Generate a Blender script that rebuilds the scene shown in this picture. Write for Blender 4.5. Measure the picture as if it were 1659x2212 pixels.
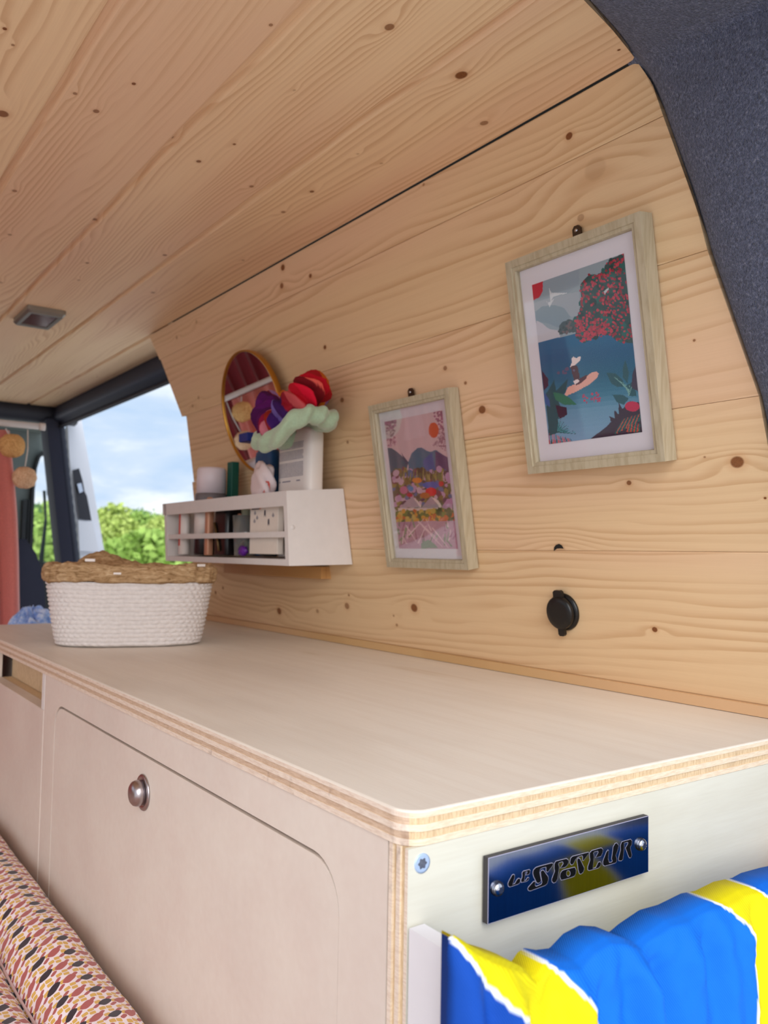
import bpy, bmesh, math, random
import numpy as np
from mathutils import Vector, Matrix

for o in list(bpy.data.objects): bpy.data.objects.remove(o, do_unlink=True)
SC = bpy.context.scene
COL = SC.collection

# ------------------------------------------------------------------ camera
# world: x runs along the van (towards the rear doors = +x), y to the right-hand side wall, z up.
# origin = near front corner of the worktop's upper face. Image frame 1659 x 2212.
FL, YAW, PITCH, ROLL = 1816.94, 0.6233, 0.0514, 0.0172
CAM = Vector((0.2889, -0.2229, 0.1101))
F_ = Vector((-math.cos(YAW) * math.cos(PITCH), math.sin(YAW) * math.cos(PITCH), math.sin(PITCH)))
r0 = F_.cross(Vector((0, 0, 1))).normalized(); u0 = r0.cross(F_)
R_ = r0 * math.cos(ROLL) + u0 * math.sin(ROLL); U_ = u0 * math.cos(ROLL) - r0 * math.sin(ROLL)
cd = bpy.data.cameras.new('camera'); cam = bpy.data.objects.new('camera', cd); COL.objects.link(cam)
cam.matrix_world = Matrix(((R_.x, U_.x, -F_.x, CAM.x), (R_.y, U_.y, -F_.y, CAM.y), (R_.z, U_.z, -F_.z, CAM.z), (0, 0, 0, 1)))
cd.sensor_fit = 'VERTICAL'; cd.sensor_height = 36; cd.sensor_width = 27; cd.lens = FL / 2212 * 36
cd.clip_start = 0.01; cd.clip_end = 500
cd.dof.use_dof = True; cd.dof.focus_distance = 0.52; cd.dof.aperture_fstop = 14
SC.camera = cam

# ------------------------------------------------------------------ light
SC.view_settings.view_transform = 'Standard'; SC.view_settings.look = 'None'
SC.view_settings.gamma = 1; SC.view_settings.use_curve_mapping = False
SC.view_settings.exposure = 0.33
W = bpy.data.worlds.new('overcast_sky'); SC.world = W; W.use_nodes = True
def sky():
    nt = W.node_tree; nt.nodes.clear(); N = nt.nodes.new; L = nt.links.new
    out = N('ShaderNodeOutputWorld'); bg = N('ShaderNodeBackground'); L(bg.outputs[0], out.inputs[0])
    tc = N('ShaderNodeTexCoord'); mp = N('ShaderNodeMapping'); mp.inputs['Scale'].default_value = (3.0, 3.0, 11)
    L(tc.outputs['Generated'], mp.inputs[0])
    n1 = N('ShaderNodeTexNoise'); n1.inputs['Scale'].default_value = 1.6; n1.inputs['Detail'].default_value = 6
    n1.inputs['Roughness'].default_value = .55; n1.inputs['Distortion'].default_value = .3; L(mp.outputs[0], n1.inputs[0])
    r = N('ShaderNodeValToRGB'); e = r.color_ramp.elements
    e[0].position = .34; e[0].color = (.40, .53, .71, 1); e[1].position = .62; e[1].color = (.80, .84, .87, 1)
    m = e.new(.47); m.color = (.50, .60, .73, 1)
    L(n1.outputs[0], r.inputs[0]); L(r.outputs[0], bg.inputs[0]); bg.inputs[1].default_value = 1.1
sky()
sd = bpy.data.lights.new('sun', 'SUN'); sd.energy = 2.6; sd.angle = math.radians(55); sd.color = (1.0, .975, .94)
so = bpy.data.objects.new('sun', sd); COL.objects.link(so)
so.rotation_euler = Vector((-0.76, 0.40, -0.52)).to_track_quat('-Z', 'Y').to_euler()

# ------------------------------------------------------------------ helpers
D, K, ZC = 0.3528, 0.1674, 0.4765          # worktop depth, lean of the side wall, ceiling height
DOWNC, UPC = -2.6, 0.2
def ray(q): return F_ + R_ * ((q[0] - 829.5) / FL) - U_ * ((q[1] - 1106) / FL)
def onp(q, n, c):
    n = Vector(n); d = ray(q); return CAM + d * ((c - n.dot(CAM)) / n.dot(d))
def wallp(q, off=0.0): return onp(q, (0, 1, K), D - off)
def xp(q, x): return onp(q, (1, 0, 0), x)
def yp(q, y): return onp(q, (0, 1, 0), y)
def zp(q, z): return onp(q, (0, 0, 1), z)
def wy(z, off=0.0): return D - K * z - off
WN = Vector((0, -1, -K)).normalized()        # wall normal into the room
WV = Vector((0, -K, 1)).normalized()         # up the wall

def tag(o, label=None, cat=None, group=None, kind=None):
    if label: o['label'] = label
    if cat: o['category'] = cat
    if group: o['group'] = group
    if kind: o['kind'] = kind
    return o
def link(name, me, m=None, parent=None, smooth=False):
    o = bpy.data.objects.new(name, me); COL.objects.link(o)
    if m is not None:
        for mm in (m if isinstance(m, (list, tuple)) else [m]): me.materials.append(mm)
    if parent: o.parent = parent
    if smooth:
        for p in me.polygons: p.use_smooth = True
    return o
def empty(name, loc, label=None, cat=None, group=None, kind=None):
    o = bpy.data.objects.new(name, None); COL.objects.link(o); o.location = loc; o.empty_display_size = .02
    return tag(o, label, cat, group, kind)
def par(o, p):
    "parent keeping the world position (parents are unrotated empties or meshes)"
    o.parent = p; o.location = o.location - p.location; return o
def mesh(name, vs, fs, m=None, parent=None, smooth=False):
    me = bpy.data.meshes.new(name); me.from_pydata([tuple(v) for v in vs], [], fs)
    bm = bmesh.new(); bm.from_mesh(me); bmesh.ops.recalc_face_normals(bm, faces=bm.faces); bm.to_mesh(me); bm.free()
    o = link(name, me, m, None, smooth)
    if parent: par(o, parent)
    return o
def bmobj(name, bm, m=None, parent=None, smooth=False):
    me = bpy.data.meshes.new(name); bmesh.ops.recalc_face_normals(bm, faces=bm.faces); bm.to_mesh(me); bm.free()
    o = link(name, me, m, None, smooth)
    if parent: par(o, parent)
    return o
def box(name, a, b, m, parent=None, bev=0.0, seg=2, mat=None):
    bm = bmesh.new(); bmesh.ops.create_cube(bm, size=1)
    a = Vector(a); b = Vector(b); c = (a + b) / 2; s = b - a
    for v in bm.verts: v.co = Vector((v.co.x * s.x, v.co.y * s.y, v.co.z * s.z)) + (c if mat is None else Vector())
    if bev: bmesh.ops.bevel(bm, geom=bm.edges[:], offset=bev, segments=seg, affect='EDGES', profile=.6)
    if mat is not None:
        for v in bm.verts: v.co = mat @ (v.co + c)
    return bmobj(name, bm, m, parent, False)
def loft(name, rings, m, parent=None, smooth=True, close=True, cap=True):
    n = len(rings[0]); vs = [v for r in rings for v in r]; fs = []
    for i in range(len(rings) - 1):
        for j in range(n if close else n - 1):
            k = (j + 1) % n; fs.append((i * n + j, i * n + k, (i + 1) * n + k, (i + 1) * n + j))
    if cap and close: fs.append(tuple(range(n))); fs.append(tuple(range((len(rings) - 1) * n, len(rings) * n)))
    return mesh(name, vs, fs, m, parent, smooth)
def frame(d):
    d = Vector(d).normalized(); a = Vector((0, 0, 1)) if abs(d.z) < .9 else Vector((1, 0, 0))
    u = d.cross(a).normalized(); return d, u, d.cross(u)
def lathe(name, c, ax, prof, m, parent=None, n=32, smooth=True, sx=1.0, cap=True):
    d, u, v = frame(ax); c = Vector(c); rings = []
    for r, h in prof: rings.append([c + d * h + (u * math.cos(t) * sx + v * math.sin(t)) * r for t in [2 * math.pi * i / n for i in range(n)]])
    return loft(name, rings, m, parent, smooth, True, cap)
def tube(name, pts, r, m, parent=None, n=10, smooth=True):
    rings = []
    pts = [Vector(p) for p in pts]
    for i, p in enumerate(pts):
        d = pts[min(i + 1, len(pts) - 1)] - pts[max(i - 1, 0)]
        _, u, v = frame(d); rr = r[i] if isinstance(r, (list, tuple)) else r
        rings.append([p + (u * math.cos(t) + v * math.sin(t)) * rr for t in [2 * math.pi * k / n for k in range(n)]])
    return loft(name, rings, m, parent, smooth)
def prism(name, poly, off, m, parent=None):
    "closed 3-D polygon extruded by the vector off"
    n = len(poly); off = Vector(off)
    vs = [Vector(p) for p in poly] + [Vector(p) + off for p in poly]
    fs = [tuple(range(n)), tuple(range(2 * n - 1, n - 1, -1))] + [(i, (i + 1) % n, n + (i + 1) % n, n + i) for i in range(n)]
    return mesh(name, vs, fs, m, parent)
def smooth_angle(o, deg=35):
    me = o.data
    for p in me.polygons: p.use_smooth = True
    try: me.set_sharp_from_angle(angle=math.radians(deg))
    except Exception: pass
    return o
def vnoise(x, y, s=0):
    "cheap smooth pseudo noise"
    return (math.sin(x * 1.7 + s * 1.3 + 1.1 * math.sin(y * 1.3 + s)) + math.sin(y * 2.1 - s * .7 + 1.4 * math.sin(x * .9 + 2 * s)) + .5 * math.sin(x * 3.9 + y * 2.7 + s)) / 2.5

# ------------------------------------------------------------------ materials
def lin(c):
    if isinstance(c, str): c = [int(c[i:i + 2], 16) for i in (0, 2, 4)]
    return tuple(((v / 255) / 12.92 if v / 255 <= .04045 else ((v / 255 + .055) / 1.055) ** 2.4) for v in c) + (1.0,)
class NT:
    def __init__(s, name):
        s.m = bpy.data.materials.new(name); s.m.use_nodes = True; s.t = s.m.node_tree
        s.b = s.t.nodes['Principled BSDF']; s.tc = None
    def n(s, t, **k):
        x = s.t.nodes.new(t)
        for a, v in k.items(): setattr(x, a, v)
        return x
    def l(s, a, b): s.t.links.new(a, b)
    def val(s, sock, v):
        if isinstance(v, (int, float)): sock.default_value = v
        elif isinstance(v, (tuple, list)): sock.default_value = v
        else: s.l(v, sock)
    def obj(s):
        if s.tc is None: s.tc = s.n('ShaderNodeTexCoord')
        return s.tc.outputs['Object']
    def math(s, op, a, b=0.0, c=None, clamp=False):
        x = s.n('ShaderNodeMath', operation=op); x.use_clamp = clamp
        s.val(x.inputs[0], a); s.val(x.inputs[1], b)
        if c is not None: s.val(x.inputs[2], c)
        return x.outputs[0]
    def vmul(s, a, v):
        x = s.n('ShaderNodeVectorMath', operation='MULTIPLY'); s.l(a, x.inputs[0]); x.inputs[1].default_value = v; return x.outputs[0]
    def vadd(s, a, v):
        x = s.n('ShaderNodeVectorMath', operation='ADD'); s.l(a, x.inputs[0]); s.val(x.inputs[1], v); return x.outputs[0]
    def dist(s, a, v):
        x = s.n('ShaderNodeVectorMath', operation='DISTANCE'); s.l(a, x.inputs[0]); x.inputs[1].default_value = v; return x.outputs['Value']
    def noise(s, vec, scale, detail=2, rough=.5, dist=0):
        x = s.n('ShaderNodeTexNoise'); s.l(vec, x.inputs['Vector']); x.inputs['Scale'].default_value = scale
        x.inputs['Detail'].default_value = detail; x.inputs['Roughness'].default_value = rough; x.inputs['Distortion'].default_value = dist
        return x.outputs['Fac']
    def mapr(s, v, a, b, c=0., d=1., smooth=True):
        x = s.n('ShaderNodeMapRange'); x.interpolation_type = 'SMOOTHSTEP' if smooth else 'LINEAR'
        s.val(x.inputs[0], v)
        for i, q in enumerate((a, b, c, d)): x.inputs[i + 1].default_value = q
        return x.outputs[0]
    def mix(s, f, a, b, mode='MIX'):
        x = s.n('ShaderNodeMix', data_type='RGBA', blend_type=mode); s.val(x.inputs[0], f)
        s.val(x.inputs[6], a); s.val(x.inputs[7], b); return x.outputs[2]
    def ramp(s, v, stops):
        x = s.n('ShaderNodeValToRGB'); s.l(v, x.inputs[0]); e = x.color_ramp.elements
        while len(e) < len(stops): e.new(.5)
        for i, (p, c) in enumerate(stops): e[i].position = p; e[i].color = c
        return x.outputs[0]
    def bump(s, h, strength, dist=.001):
        x = s.n('ShaderNodeBump'); s.l(h, x.inputs['Height']); x.inputs['Strength'].default_value = strength; x.inputs['Distance'].default_value = dist
        s.l(x.outputs[0], s.b.inputs['Normal'])
    def fin(s, col=None, rough=.5, metal=0, spec=.5):
        if col is not None: s.val(s.b.inputs['Base Color'], col)
        s.val(s.b.inputs['Roughness'], rough); s.val(s.b.inputs['Metallic'], metal); s.b.inputs['Specular IOR Level'].default_value = spec
        return s.m
def plain(name, c, rough=.5, metal=0, spec=.5, var=.06, vs=60):
    t = NT(name); c = lin(c); n = t.noise(t.obj(), vs, 3)
    lo = tuple(v * (1 - var) for v in c[:3]) + (1,); hi = tuple(min(1, v * (1 + var)) for v in c[:3]) + (1,)
    return t.fin(t.mix(n, lo, hi), rough, metal, spec)

def pine(name, seed, knots, light=(234, 200, 162), dark=(196, 148, 104), freq=120., cath=0.0, tone=0.0):
    """planed spruce board: local x along the board, local y across it.  knots: (x, y, radius, darkness)"""
    t = NT(name); P = t.obj(); sep = t.n('ShaderNodeSeparateXYZ'); t.l(P, sep.inputs[0]); X, Y = sep.outputs[0], sep.outputs[1]
    off = (seed * 3.17, seed * 1.31, seed * .77)
    Pl = t.vadd(t.vmul(P, (1.6, 9.0, 1)), off)
    wv = t.math('MULTIPLY', t.noise(Pl, 1.5, 2, .45), .055)          # slow wander of the rings
    Pm = t.vadd(t.vmul(P, (5, 30, 1)), off)
    wm = t.math('MULTIPLY', t.noise(Pm, 1.6, 2, .5), .006)
    w = t.math('ADD', t.math('ADD', Y, wv), wm)
    if cath:   # cathedral figure
        c2 = t.math('MULTIPLY', t.math('MULTIPLY', t.math('SUBTRACT', X, -.4 + .2 * math.sin(seed)), t.math('SUBTRACT', X, -.4 + .2 * math.sin(seed))), cath)
        w = t.math('ADD', w, c2)
    kmask = None; khalo = None; kdark = None
    P2 = t.vmul(P, (.38, 1, 0)); P3 = t.vmul(P, (.8, 1, 0))
    for (kx, ky, kr, kd) in knots:
        d = t.dist(P2, (kx * .38, ky, 0)); b = t.mapr(d, 0.0, kr * 4.2, kr * 2.4, 0.0); w = t.math('ADD', w, b)
        d2 = t.dist(P3, (kx * .8, ky, 0))
        m = t.mapr(d2, kr * .75, kr * 1.1, kd, 0.0); h = t.mapr(d2, kr * .9, kr * 2.2, .45 * kd, 0.0)
        c = t.mapr(d2, kr * .2, kr * 1.0, 0, kd)
        kmask = m if kmask is None else t.math('MAXIMUM', kmask, m)
        khalo = h if khalo is None else t.math('MAXIMUM', khalo, h)
    wr = t.math('MULTIPLY', w, freq)
    fr = t.math('FRACT', wr)
    # soft early wood -> dark late wood line -> sharp edge
    up = t.mapr(fr, .25, .88, 0, 1); dn = t.mapr(fr, .90, 1.0, 1, 0)
    line = t.math('MULTIPLY', up, dn)
    amp = t.mapr(t.noise(t.vadd(t.vmul(P, (1.3, 26, 1)), off), 1.7, 2), .36, .62, .04, 1.0)
    line = t.math('MULTIPLY', line, amp)
    fib = t.noise(t.vadd(t.vmul(P, (14, 900, 1)), off), 1.0, 2, .6)
    big = t.noise(t.vadd(t.vmul(P, (1.1, 5, 1)), off), 1.4, 2)
    l1 = tuple(v * (1 + tone) for v in lin(light)[:3]) + (1,); d1 = lin(dark)
    pinkish = lin((232, 190, 160))
    base = t.mix(t.mapr(big, .38, .66, 0, .55), l1, pinkish)
    col = t.mix(t.math('MULTIPLY', line, .50), base, d1)
    col = t.mix(t.math('MULTIPLY', fib, .16), col, lin((165, 112, 70)))
    if khalo is not None:
        col = t.mix(t.math('MULTIPLY', khalo, .6), col, lin((190, 124, 72)))
        kn = t.noise(P, 900, 2)
        kc = t.mix(kn, lin((92, 50, 24)), lin((150, 92, 48)))
        col = t.mix(kmask, col, kc)
    hgt = t.math('ADD', t.math('MULTIPLY', line, -.6), t.math('MULTIPLY', fib, .35))
    t.bump(hgt, .10, .0005)
    return t.fin(col, .55, 0, .3)

def birch(name, c1=(212, 200, 184), c2=(196, 180, 160), along=(3, 60, 60), rough=.48, stain=False):
    t = NT(name); P = t.obj()
    n = t.noise(t.vmul(P, along), 1.5, 4, .6); n2 = t.noise(t.vmul(P, (5, 9, 5)), 1.2, 2)
    col = t.mix(t.mapr(n, .3, .75, 0, .5), lin(c1), lin(c2)); col = t.mix(t.mapr(n2, .45, .75, 0, .35), col, lin(tuple(int(v * .93) for v in c2)))
    fib = t.noise(t.vmul(P, tuple(v * 12 for v in along)), 1, 2); col = t.mix(t.math('MULTIPLY', fib, .10), col, lin((160, 130, 100)))
    if stain:
        sp = t.n('ShaderNodeSeparateXYZ'); t.l(P, sp.inputs[0])
        d = t.dist(t.vmul(P, (.12, 1, 0)), (-.335 * .12, .281, 0)); s_ = t.math('MULTIPLY', t.mapr(d, .0, .012, .5, 0), t.mapr(n, .35, .6, .3, 1))
        col = t.mix(s_, col, lin((176, 138, 92)))
        d = t.dist(t.vmul(P, (.2, 1, 0)), (-.52 * .2, .262, 0)); s_ = t.mapr(d, .0, .007, .3, 0); col = t.mix(s_, col, lin((176, 150, 110)))
    t.bump(fib, .12, .0004)
    return t.fin(col, rough, 0, .35)

def ply_edge(name, c, c2, axis=(40, 40, 300), grime=.35):
    t = NT(name); P = t.obj(); n = t.noise(t.vmul(P, axis), 3, 3, .7); g = t.noise(P, 38, 4, .65)
    col = t.mix(t.mapr(n, .35, .7), lin(c), lin(c2)); col = t.mix(t.mapr(g, .60, .74, 0, grime), col, lin((104, 72, 56)))
    t.bump(n, .5, .0005); return t.fin(col, .7, 0, .2)

M = {}
M['birch_top'] = birch('varnished_birch_top', (232, 222, 210), (222, 208, 194), stain=True)
M['birch_face'] = birch('cream_birch_face', (228, 216, 205), (220, 202, 192), along=(14, 14, 14))
M['birch_end'] = birch('cream_birch_end', (220, 217, 203), (209, 204, 188), along=(40, 4, 60))
M['ply_light'] = ply_edge('ply_edge_light', (234, 216, 192), (222, 198, 170), grime=.18)
M['ply_tan'] = ply_edge('ply_edge_tan', (222, 196, 160), (200, 170, 134), axis=(300, 300, 60), grime=.25)
M['ply_tanf'] = ply_edge('ply_edge_pink_tan', (212, 184, 160), (190, 160, 136), grime=.5)
M['ply_dirty'] = ply_edge('ply_edge_pinkish', (232, 214, 198), (216, 192, 174), grime=.5)
M['dark_gap'] = plain('dark_gap', (24, 18, 14), .9)
M['white_wood'] = plain('white_painted_wood', (226, 219, 216), .6, var=.05, vs=90)
M['white_board'] = plain('white_painted_board', (226, 222, 226), .6, var=.03)
M['dark_metal'] = plain('dark_bronze_metal', (74, 58, 44), .35, .8)
M['chrome'] = plain('polished_steel', (205, 205, 212), .16, 1.0, var=.02)
M['satin'] = plain('satin_nickel', (176, 166, 168), .30, 1.0, var=.02)
M['zinc'] = plain('zinc_screw_face', (176, 196, 226), .45, .3, var=.05)
M['black'] = plain('black_plastic', (12, 11, 12), .35)
M['blackgrey'] = plain('dark_grey_trim', (38, 40, 52), .6)
M['navytrim'] = plain('navy_door_trim', (34, 40, 62), .6)
M['rubber'] = plain('black_rubber_seal', (40, 44, 60), .6)
M['greytrim'] = plain('grey_cab_trim', (118, 128, 124), .7)
M['bodywhite'] = plain('white_van_paint', (222, 226, 236), .3, var=.01)
M['gold'] = plain('brass_rim', (196, 142, 62), .3, .9)
M['string'] = plain('white_string', (215, 210, 205), .8)
def felt():
    t = NT('blue_grey_felt'); P = t.obj(); a = t.noise(t.vmul(P, (1, 1, 1)), 520, 3, .7); b = t.noise(P, 150, 2); c = t.noise(P, 1500, 2)
    col = t.ramp(a, [(.32, lin((38, 44, 66))), (.48, lin((76, 86, 116))), (.60, lin((106, 114, 146))), (.72, lin((160, 164, 182)))])
    col = t.mix(t.mapr(b, .35, .65, 0, .4), col, lin((62, 70, 100)))
    t.bump(t.math('ADD', a, c), .9, .0022); m = t.fin(col, .95, 0, .1)
    t.b.inputs['Sheen Weight'].default_value = .35; return m
M['felt'] = felt()
def framewood():
    t = NT('ash_grey_frame_wood'); P = t.obj(); n = t.noise(t.vmul(P, (260, 260, 26)), 1, 3, .6)
    col = t.mix(t.mapr(n, .35, .68), lin((186, 173, 148)), lin((172, 157, 130))); t.bump(n, .2, .0003); return t.fin(col, .6, 0, .3)
M['frame'] = framewood()
def attr_mat(name, rough=.6, attr='Col', bumpscale=None, bs=.3, sheen=0):
    t = NT(name); a = t.n('ShaderNodeAttribute'); a.attribute_name = attr; c = a.outputs['Color']
    if bumpscale:
        P = t.obj(); wv = t.n('ShaderNodeTexWave'); t.l(P, wv.inputs[0]); wv.inputs['Scale'].default_value = bumpscale; wv.bands_direction = 'DIAGONAL'
        wv.inputs['Distortion'].default_value = .4
        t.bump(wv.outputs[0], bs, .0004)
    m = t.fin(c, rough, 0, .25); t.b.inputs['Sheen Weight'].default_value = sheen; return m
def glass():
    t = NT('thin_picture_glass'); g = t.n('ShaderNodeBsdfGlossy'); g.inputs['Roughness'].default_value = .03
    tr = t.n('ShaderNodeBsdfTransparent'); fr = t.n('ShaderNodeFresnel'); fr.inputs[0].default_value = 1.4; mx = t.n('ShaderNodeMixShader')
    t.l(t.math('MULTIPLY', fr.outputs[0], .35), mx.inputs[0]); t.l(tr.outputs[0], mx.inputs[1]); t.l(g.outputs[0], mx.inputs[2])
    t.l(mx.outputs[0], t.t.nodes['Material Output'].inputs[0]); return t.m
M['glass'] = glass()

# ------------------------------------------------------------------ setting: ceiling boards
def near_ceiling(y):      # x of the boards' end at the felt
    P = [(-.6, .03), (-.3, .0), (0, -.035), (.10, -.052), (.191, -.0716), (.24, -.083), (.275, -.094)]
    return float(np.interp(y, [a for a, b in P], [b for a, b in P]))
def near_wall(z):
    P = [(-.2, -.010), (0, -.013), (.117, -.016), (.18, -.0205), (.223, -.0245), (.242, -.030), (.328, -.0517), (.36, -.057), (.43, -.076), (.455, -.082), (.4765, -.0935)]
    return float(np.interp(z, [a for a, b in P], [b for a, b in P]))
def plank(name, xf, ends, width, m, mat, parent, th=.009, bead=True, rot_end=None):
    """board: ends(v)->(x_far, x_near); v in 0..width; visible face at local z=0 looking to -z (room side)."""
    if bead: prof = [(0.0000, .0016), (.0006, .0006), (.0022, 0.0), (width - .0080, 0.0), (width - .0068, .0022), (width - .0056, .0038), (width - .0012, .0036), (width, .0036)]
    else: prof = [(0.0000, .0007), (.0003, .0003), (.0010, 0.0), (width - .0009, 0.0), (width - .0002, .0003)]
    # intermediate points so that slanted ends follow the curve
    full = []
    for i, (a, d) in enumerate(prof):
        full.append((a, d))
        if i == 2:
            for k in range(1, 8):
                full.append((a + (prof[3][0] - a) * k / 8, 0.0))
    n = len(full); vs = []
    for side in (0, 1):
        for (v, d) in full: vs.append((ends(v)[side], v, d))
    for side in (0, 1):
        for (v, d) in (full[0], full[-1]): vs.append((ends(v)[side], v, th))
    fs = [(i, i + 1, n + i + 1, n + i) for i in range(n - 1)]
    b = 2 * n
    fs += [(0, n, b + 2, b), (n - 1, b + 1, b + 3, 2 * n - 1), (b, b + 2, b + 3, b + 1)]
    fs += [tuple(list(range(n)) + [b + 1, b]), tuple(list(range(n, 2 * n)) + [b + 3, b + 2])]
    me = bpy.data.meshes.new(name); me.from_pydata(vs, [], fs); me.update()
    bm = bmesh.new(); bm.from_mesh(me); bmesh.ops.recalc_face_normals(bm, faces=bm.faces); bm.to_mesh(me); bm.free()
    o = link(name, me, m); o.parent = parent; o.matrix_parent_inverse = Matrix.Identity(4)
    o.matrix_basis = Matrix.Translation(-parent.location) @ mat
    return o
ceil_o = box('ceiling', (-2.0, -.95, ZC + .0095), (-.1, .345, ZC + .02), M['dark_gap']); tag(ceil_o, kind='structure')
box('cab_headliner', (-2.9, -.95, ZC + .012), (-2.012, .46, ZC + .03), M['greytrim'], ceil_o)
CJ = [.3425, .273, .158, .0455, -.0595, -.17, -.28, -.39, -.50, -.61, -.72, -.83, -.94]
CK = {1: [(-.186,.184,.0046,1),(-.228,.246,.0034,.7),(-.434,.200,.0023,.9),(-.497,.202,.0024,.7),(-.860,.193,.0030,.6),(-.341,.220,.0016,.35),(-.093,.253,.0011,1),(-.339,.192,.0014,.3),(-.66,.235,.0018,.5)],
      2: [(-.172,.106,.0034,.8),(-.421,.046,.0025,.7),(-.443,.082,.0024,.9),(-.392,.094,.0015,.9),(-.461,.146,.0023,.7),(-.654,.049,.0028,.8),(-.704,.150,.0026,.8),(-.794,.082,.0024,.8),(-.871,.093,.002,.6),(-.282,.093,.0013,.3)],
      3: [(-.394,-.045,.0018,.7),(-.411,-.023,.0027,.8),(-.351,-.012,.0017,1),(-.220,.039,.0015,.7),(-.621,-.042,.0026,.7),(-.753,-.019,.0024,.6),(-.95,.01,.003,.5)],
      4: [(-.338,-.109,.0016,1),(-.355,-.100,.0013,.7),(-.464,-.085,.005,.9),(-.7,-.1,.003,.6)], 5: [(-.5, -.2, .003, .7)], 0: [(-1.5, .31, .002, .5)]}
for i in range(len(CJ) - 1):
    y1, y0 = CJ[i], CJ[i + 1]; w = y1 - y0
    # local frame: x = world x, y = -world y (from y1 downwards), z = up (room side is -z)
    ks = [(kx, y1 - ky, kr, kd) for kx, ky, kr, kd in CK.get(i, [])]
    m = pine('ceiling_spruce_%d' % i, 3 + i * 1.7, ks, light=(246, 214, 172), dark=(202, 152, 106), freq=(150, 135, 190, 160, 120, 150, 140)[i % 7], cath=(0, .02, .05, -.03, .08, .0, .03)[i % 7])
    if i == 0: en = lambda v: (-1.955 + .0 * v, -1.02)
    else: en = lambda v, y1=y1: (-1.985, near_ceiling(y1 - v))
    mat = Matrix.Translation((0, y1, ZC)) @ Matrix(((1, 0, 0, 0), (0, -1, 0, 0), (0, 0, 1, 0), (0, 0, 0, 1)))
    plank('plank', 0, en, w, m, mat, ceil_o)

# ------------------------------------------------------------------ setting: side wall boards
def far_wall(z):
    P = [(-.7, -1.045), (0.008, -1.036), (.1166, -1.03), (.1168, -1.0), (.2229, -.992), (.2231, -.985), (.3281, -.982), (.3283, -1.0), (.37, -1.0), (.395, -1.003), (.405, -1.03), (.425, -1.045), (.4296, -1.058), (.4298, -1.062), (.45, -1.072), (.4765, -1.094)]
    return float(np.interp(z, [a for a, b in P], [b for a, b in P]))
bk = [(far_wall(z) + .004, wy(z) + .0095, z) for z in (-.6, 0, .1, .2, .3, .37, .40, .43, .4765)] + [(near_wall(z) + .02, wy(z) + .0095, z) for z in (.4765, .43, .33, .22, .1, 0, -.6)]
wall_r = prism('wall_right', bk, (0, .01, 0), M['dark_gap']); tag(wall_r, kind='structure')
WJ = [.4757, .4297, .3282, .2230, .1167, .0081, -.10, -.21, -.32, -.43, -.54]
WK = {0: [(-.629,.4675,.0040,1),(-.637,.4471,.0036,.9),(-.568,.4418,.0026,1),(-.162,.4485,.0030,1),(-.980,.4503,.0025,.6),(-.345,.4725,.0014,.6),(-.90,.4580,.003,.35)],
      1: [(-.555,.3553,.0026,1),(-.927,.3483,.0026,.5),(-.953,.3390,.0026,.5),(-.159,.3835,.003,.4),(-.14,.415,.009,.16)],
      2: [(-.298,.2490,.0040,.95),(-.317,.2768,.0017,.8),(-.532,.2903,.0030,.8),(-.553,.2633,.0026,.8),(-.531,.2415,.0020,.6),(-.069,.2690,.0010,.8),(-.344,.2954,.0024,.7)],
      3: [(-.139,.1710,.0020,.9),(-.045,.1799,.0044,.95),(-.2203,.1180,.0058,.25),(-.027,.1539,.0009,1),(-.66,.15,.003,.5),(-.07,.1855,.0008,.6)],
      4: [(-.751,.0299,.0050,.9),(-.575,.0474,.0042,.7),(-.440,.0533,.0048,.95),(-.476,.0318,.0017,.6),(-.480,.0420,.0013,.6),(-.129,.0550,.0022,1),(-.647,.0366,.0028,.5),(-.956,.0463,.0028,.8),(-.926,.0549,.0024,.8),(-.568,.061,.0016,.7)]}
cs = math.sqrt(1 + K * K)
for i in range(len(WJ) - 1):
    z1, z0 = WJ[i], WJ[i + 1]; w = (z1 - z0) * cs
    ks = [(kx, (z1 - kz) * cs, kr, kd) for kx, kz, kr, kd in WK.get(i, [])]
    m = pine('wall_spruce_%d' % i, 20 + i * 2.3, ks, light=(230, 198, 156), dark=(190, 142, 96), freq=(120, 95, 115, 140, 110, 120)[i % 6], cath=(.0, -.06, .04, -.02, .07, .0)[i % 6])
    en = lambda v, z1=z1: (far_wall(z1 - v / cs), near_wall(z1 - v / cs))
    # local x = world x, local y = down the wall, local z = -WN (into the wall)
    A = Vector((1, 0, 0)); B = -WV; Cz = -WN; o3 = Vector((0, wy(z1), z1))
    mat = Matrix(((A.x, B.x, Cz.x, o3.x), (A.y, B.y, Cz.y, o3.y), (A.z, B.z, Cz.z, o3.z), (0, 0, 0, 1)))
    plank('plank', 0, en, w, m, mat, wall_r, bead=False)
# knocked-out knot: a small dark hollow cut at the edge of a board
hp = [wallp(q, .0004) for q in ((1196, 1190), (1197, 1182), (1201, 1177), (1207, 1175), (1213, 1178), (1217, 1185), (1210, 1184.5), (1203, 1185))]
prism('knot_hole', hp, WN * -.006, M['dark_gap'], wall_r)
hp = [wallp(q, .0002) for q in ((1190, 1192), (1194, 1183), (1200, 1175), (1207, 1173), (1214, 1175), (1219, 1184), (1222, 1192))]
M['chip'] = plain('torn_wood', (196, 150, 104), .8)
# thin batten along the foot of the wall
bt = [Vector((0, wy(.0005) - .0065, .0004)), Vector((0, wy(.0083) - .0052, .0083)), Vector((0, wy(.0083), .0083)), Vector((0, wy(.0004), .0004))]
mt = pine('batten_spruce', 61, [], light=(206, 168, 118), dark=(170, 126, 80), freq=70)
trim = prism('trim_1', [b + Vector((-1.03, 0, 0)) for b in bt], (1.03 - .004, 0, 0), mt); tag(trim, kind='structure')

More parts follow.
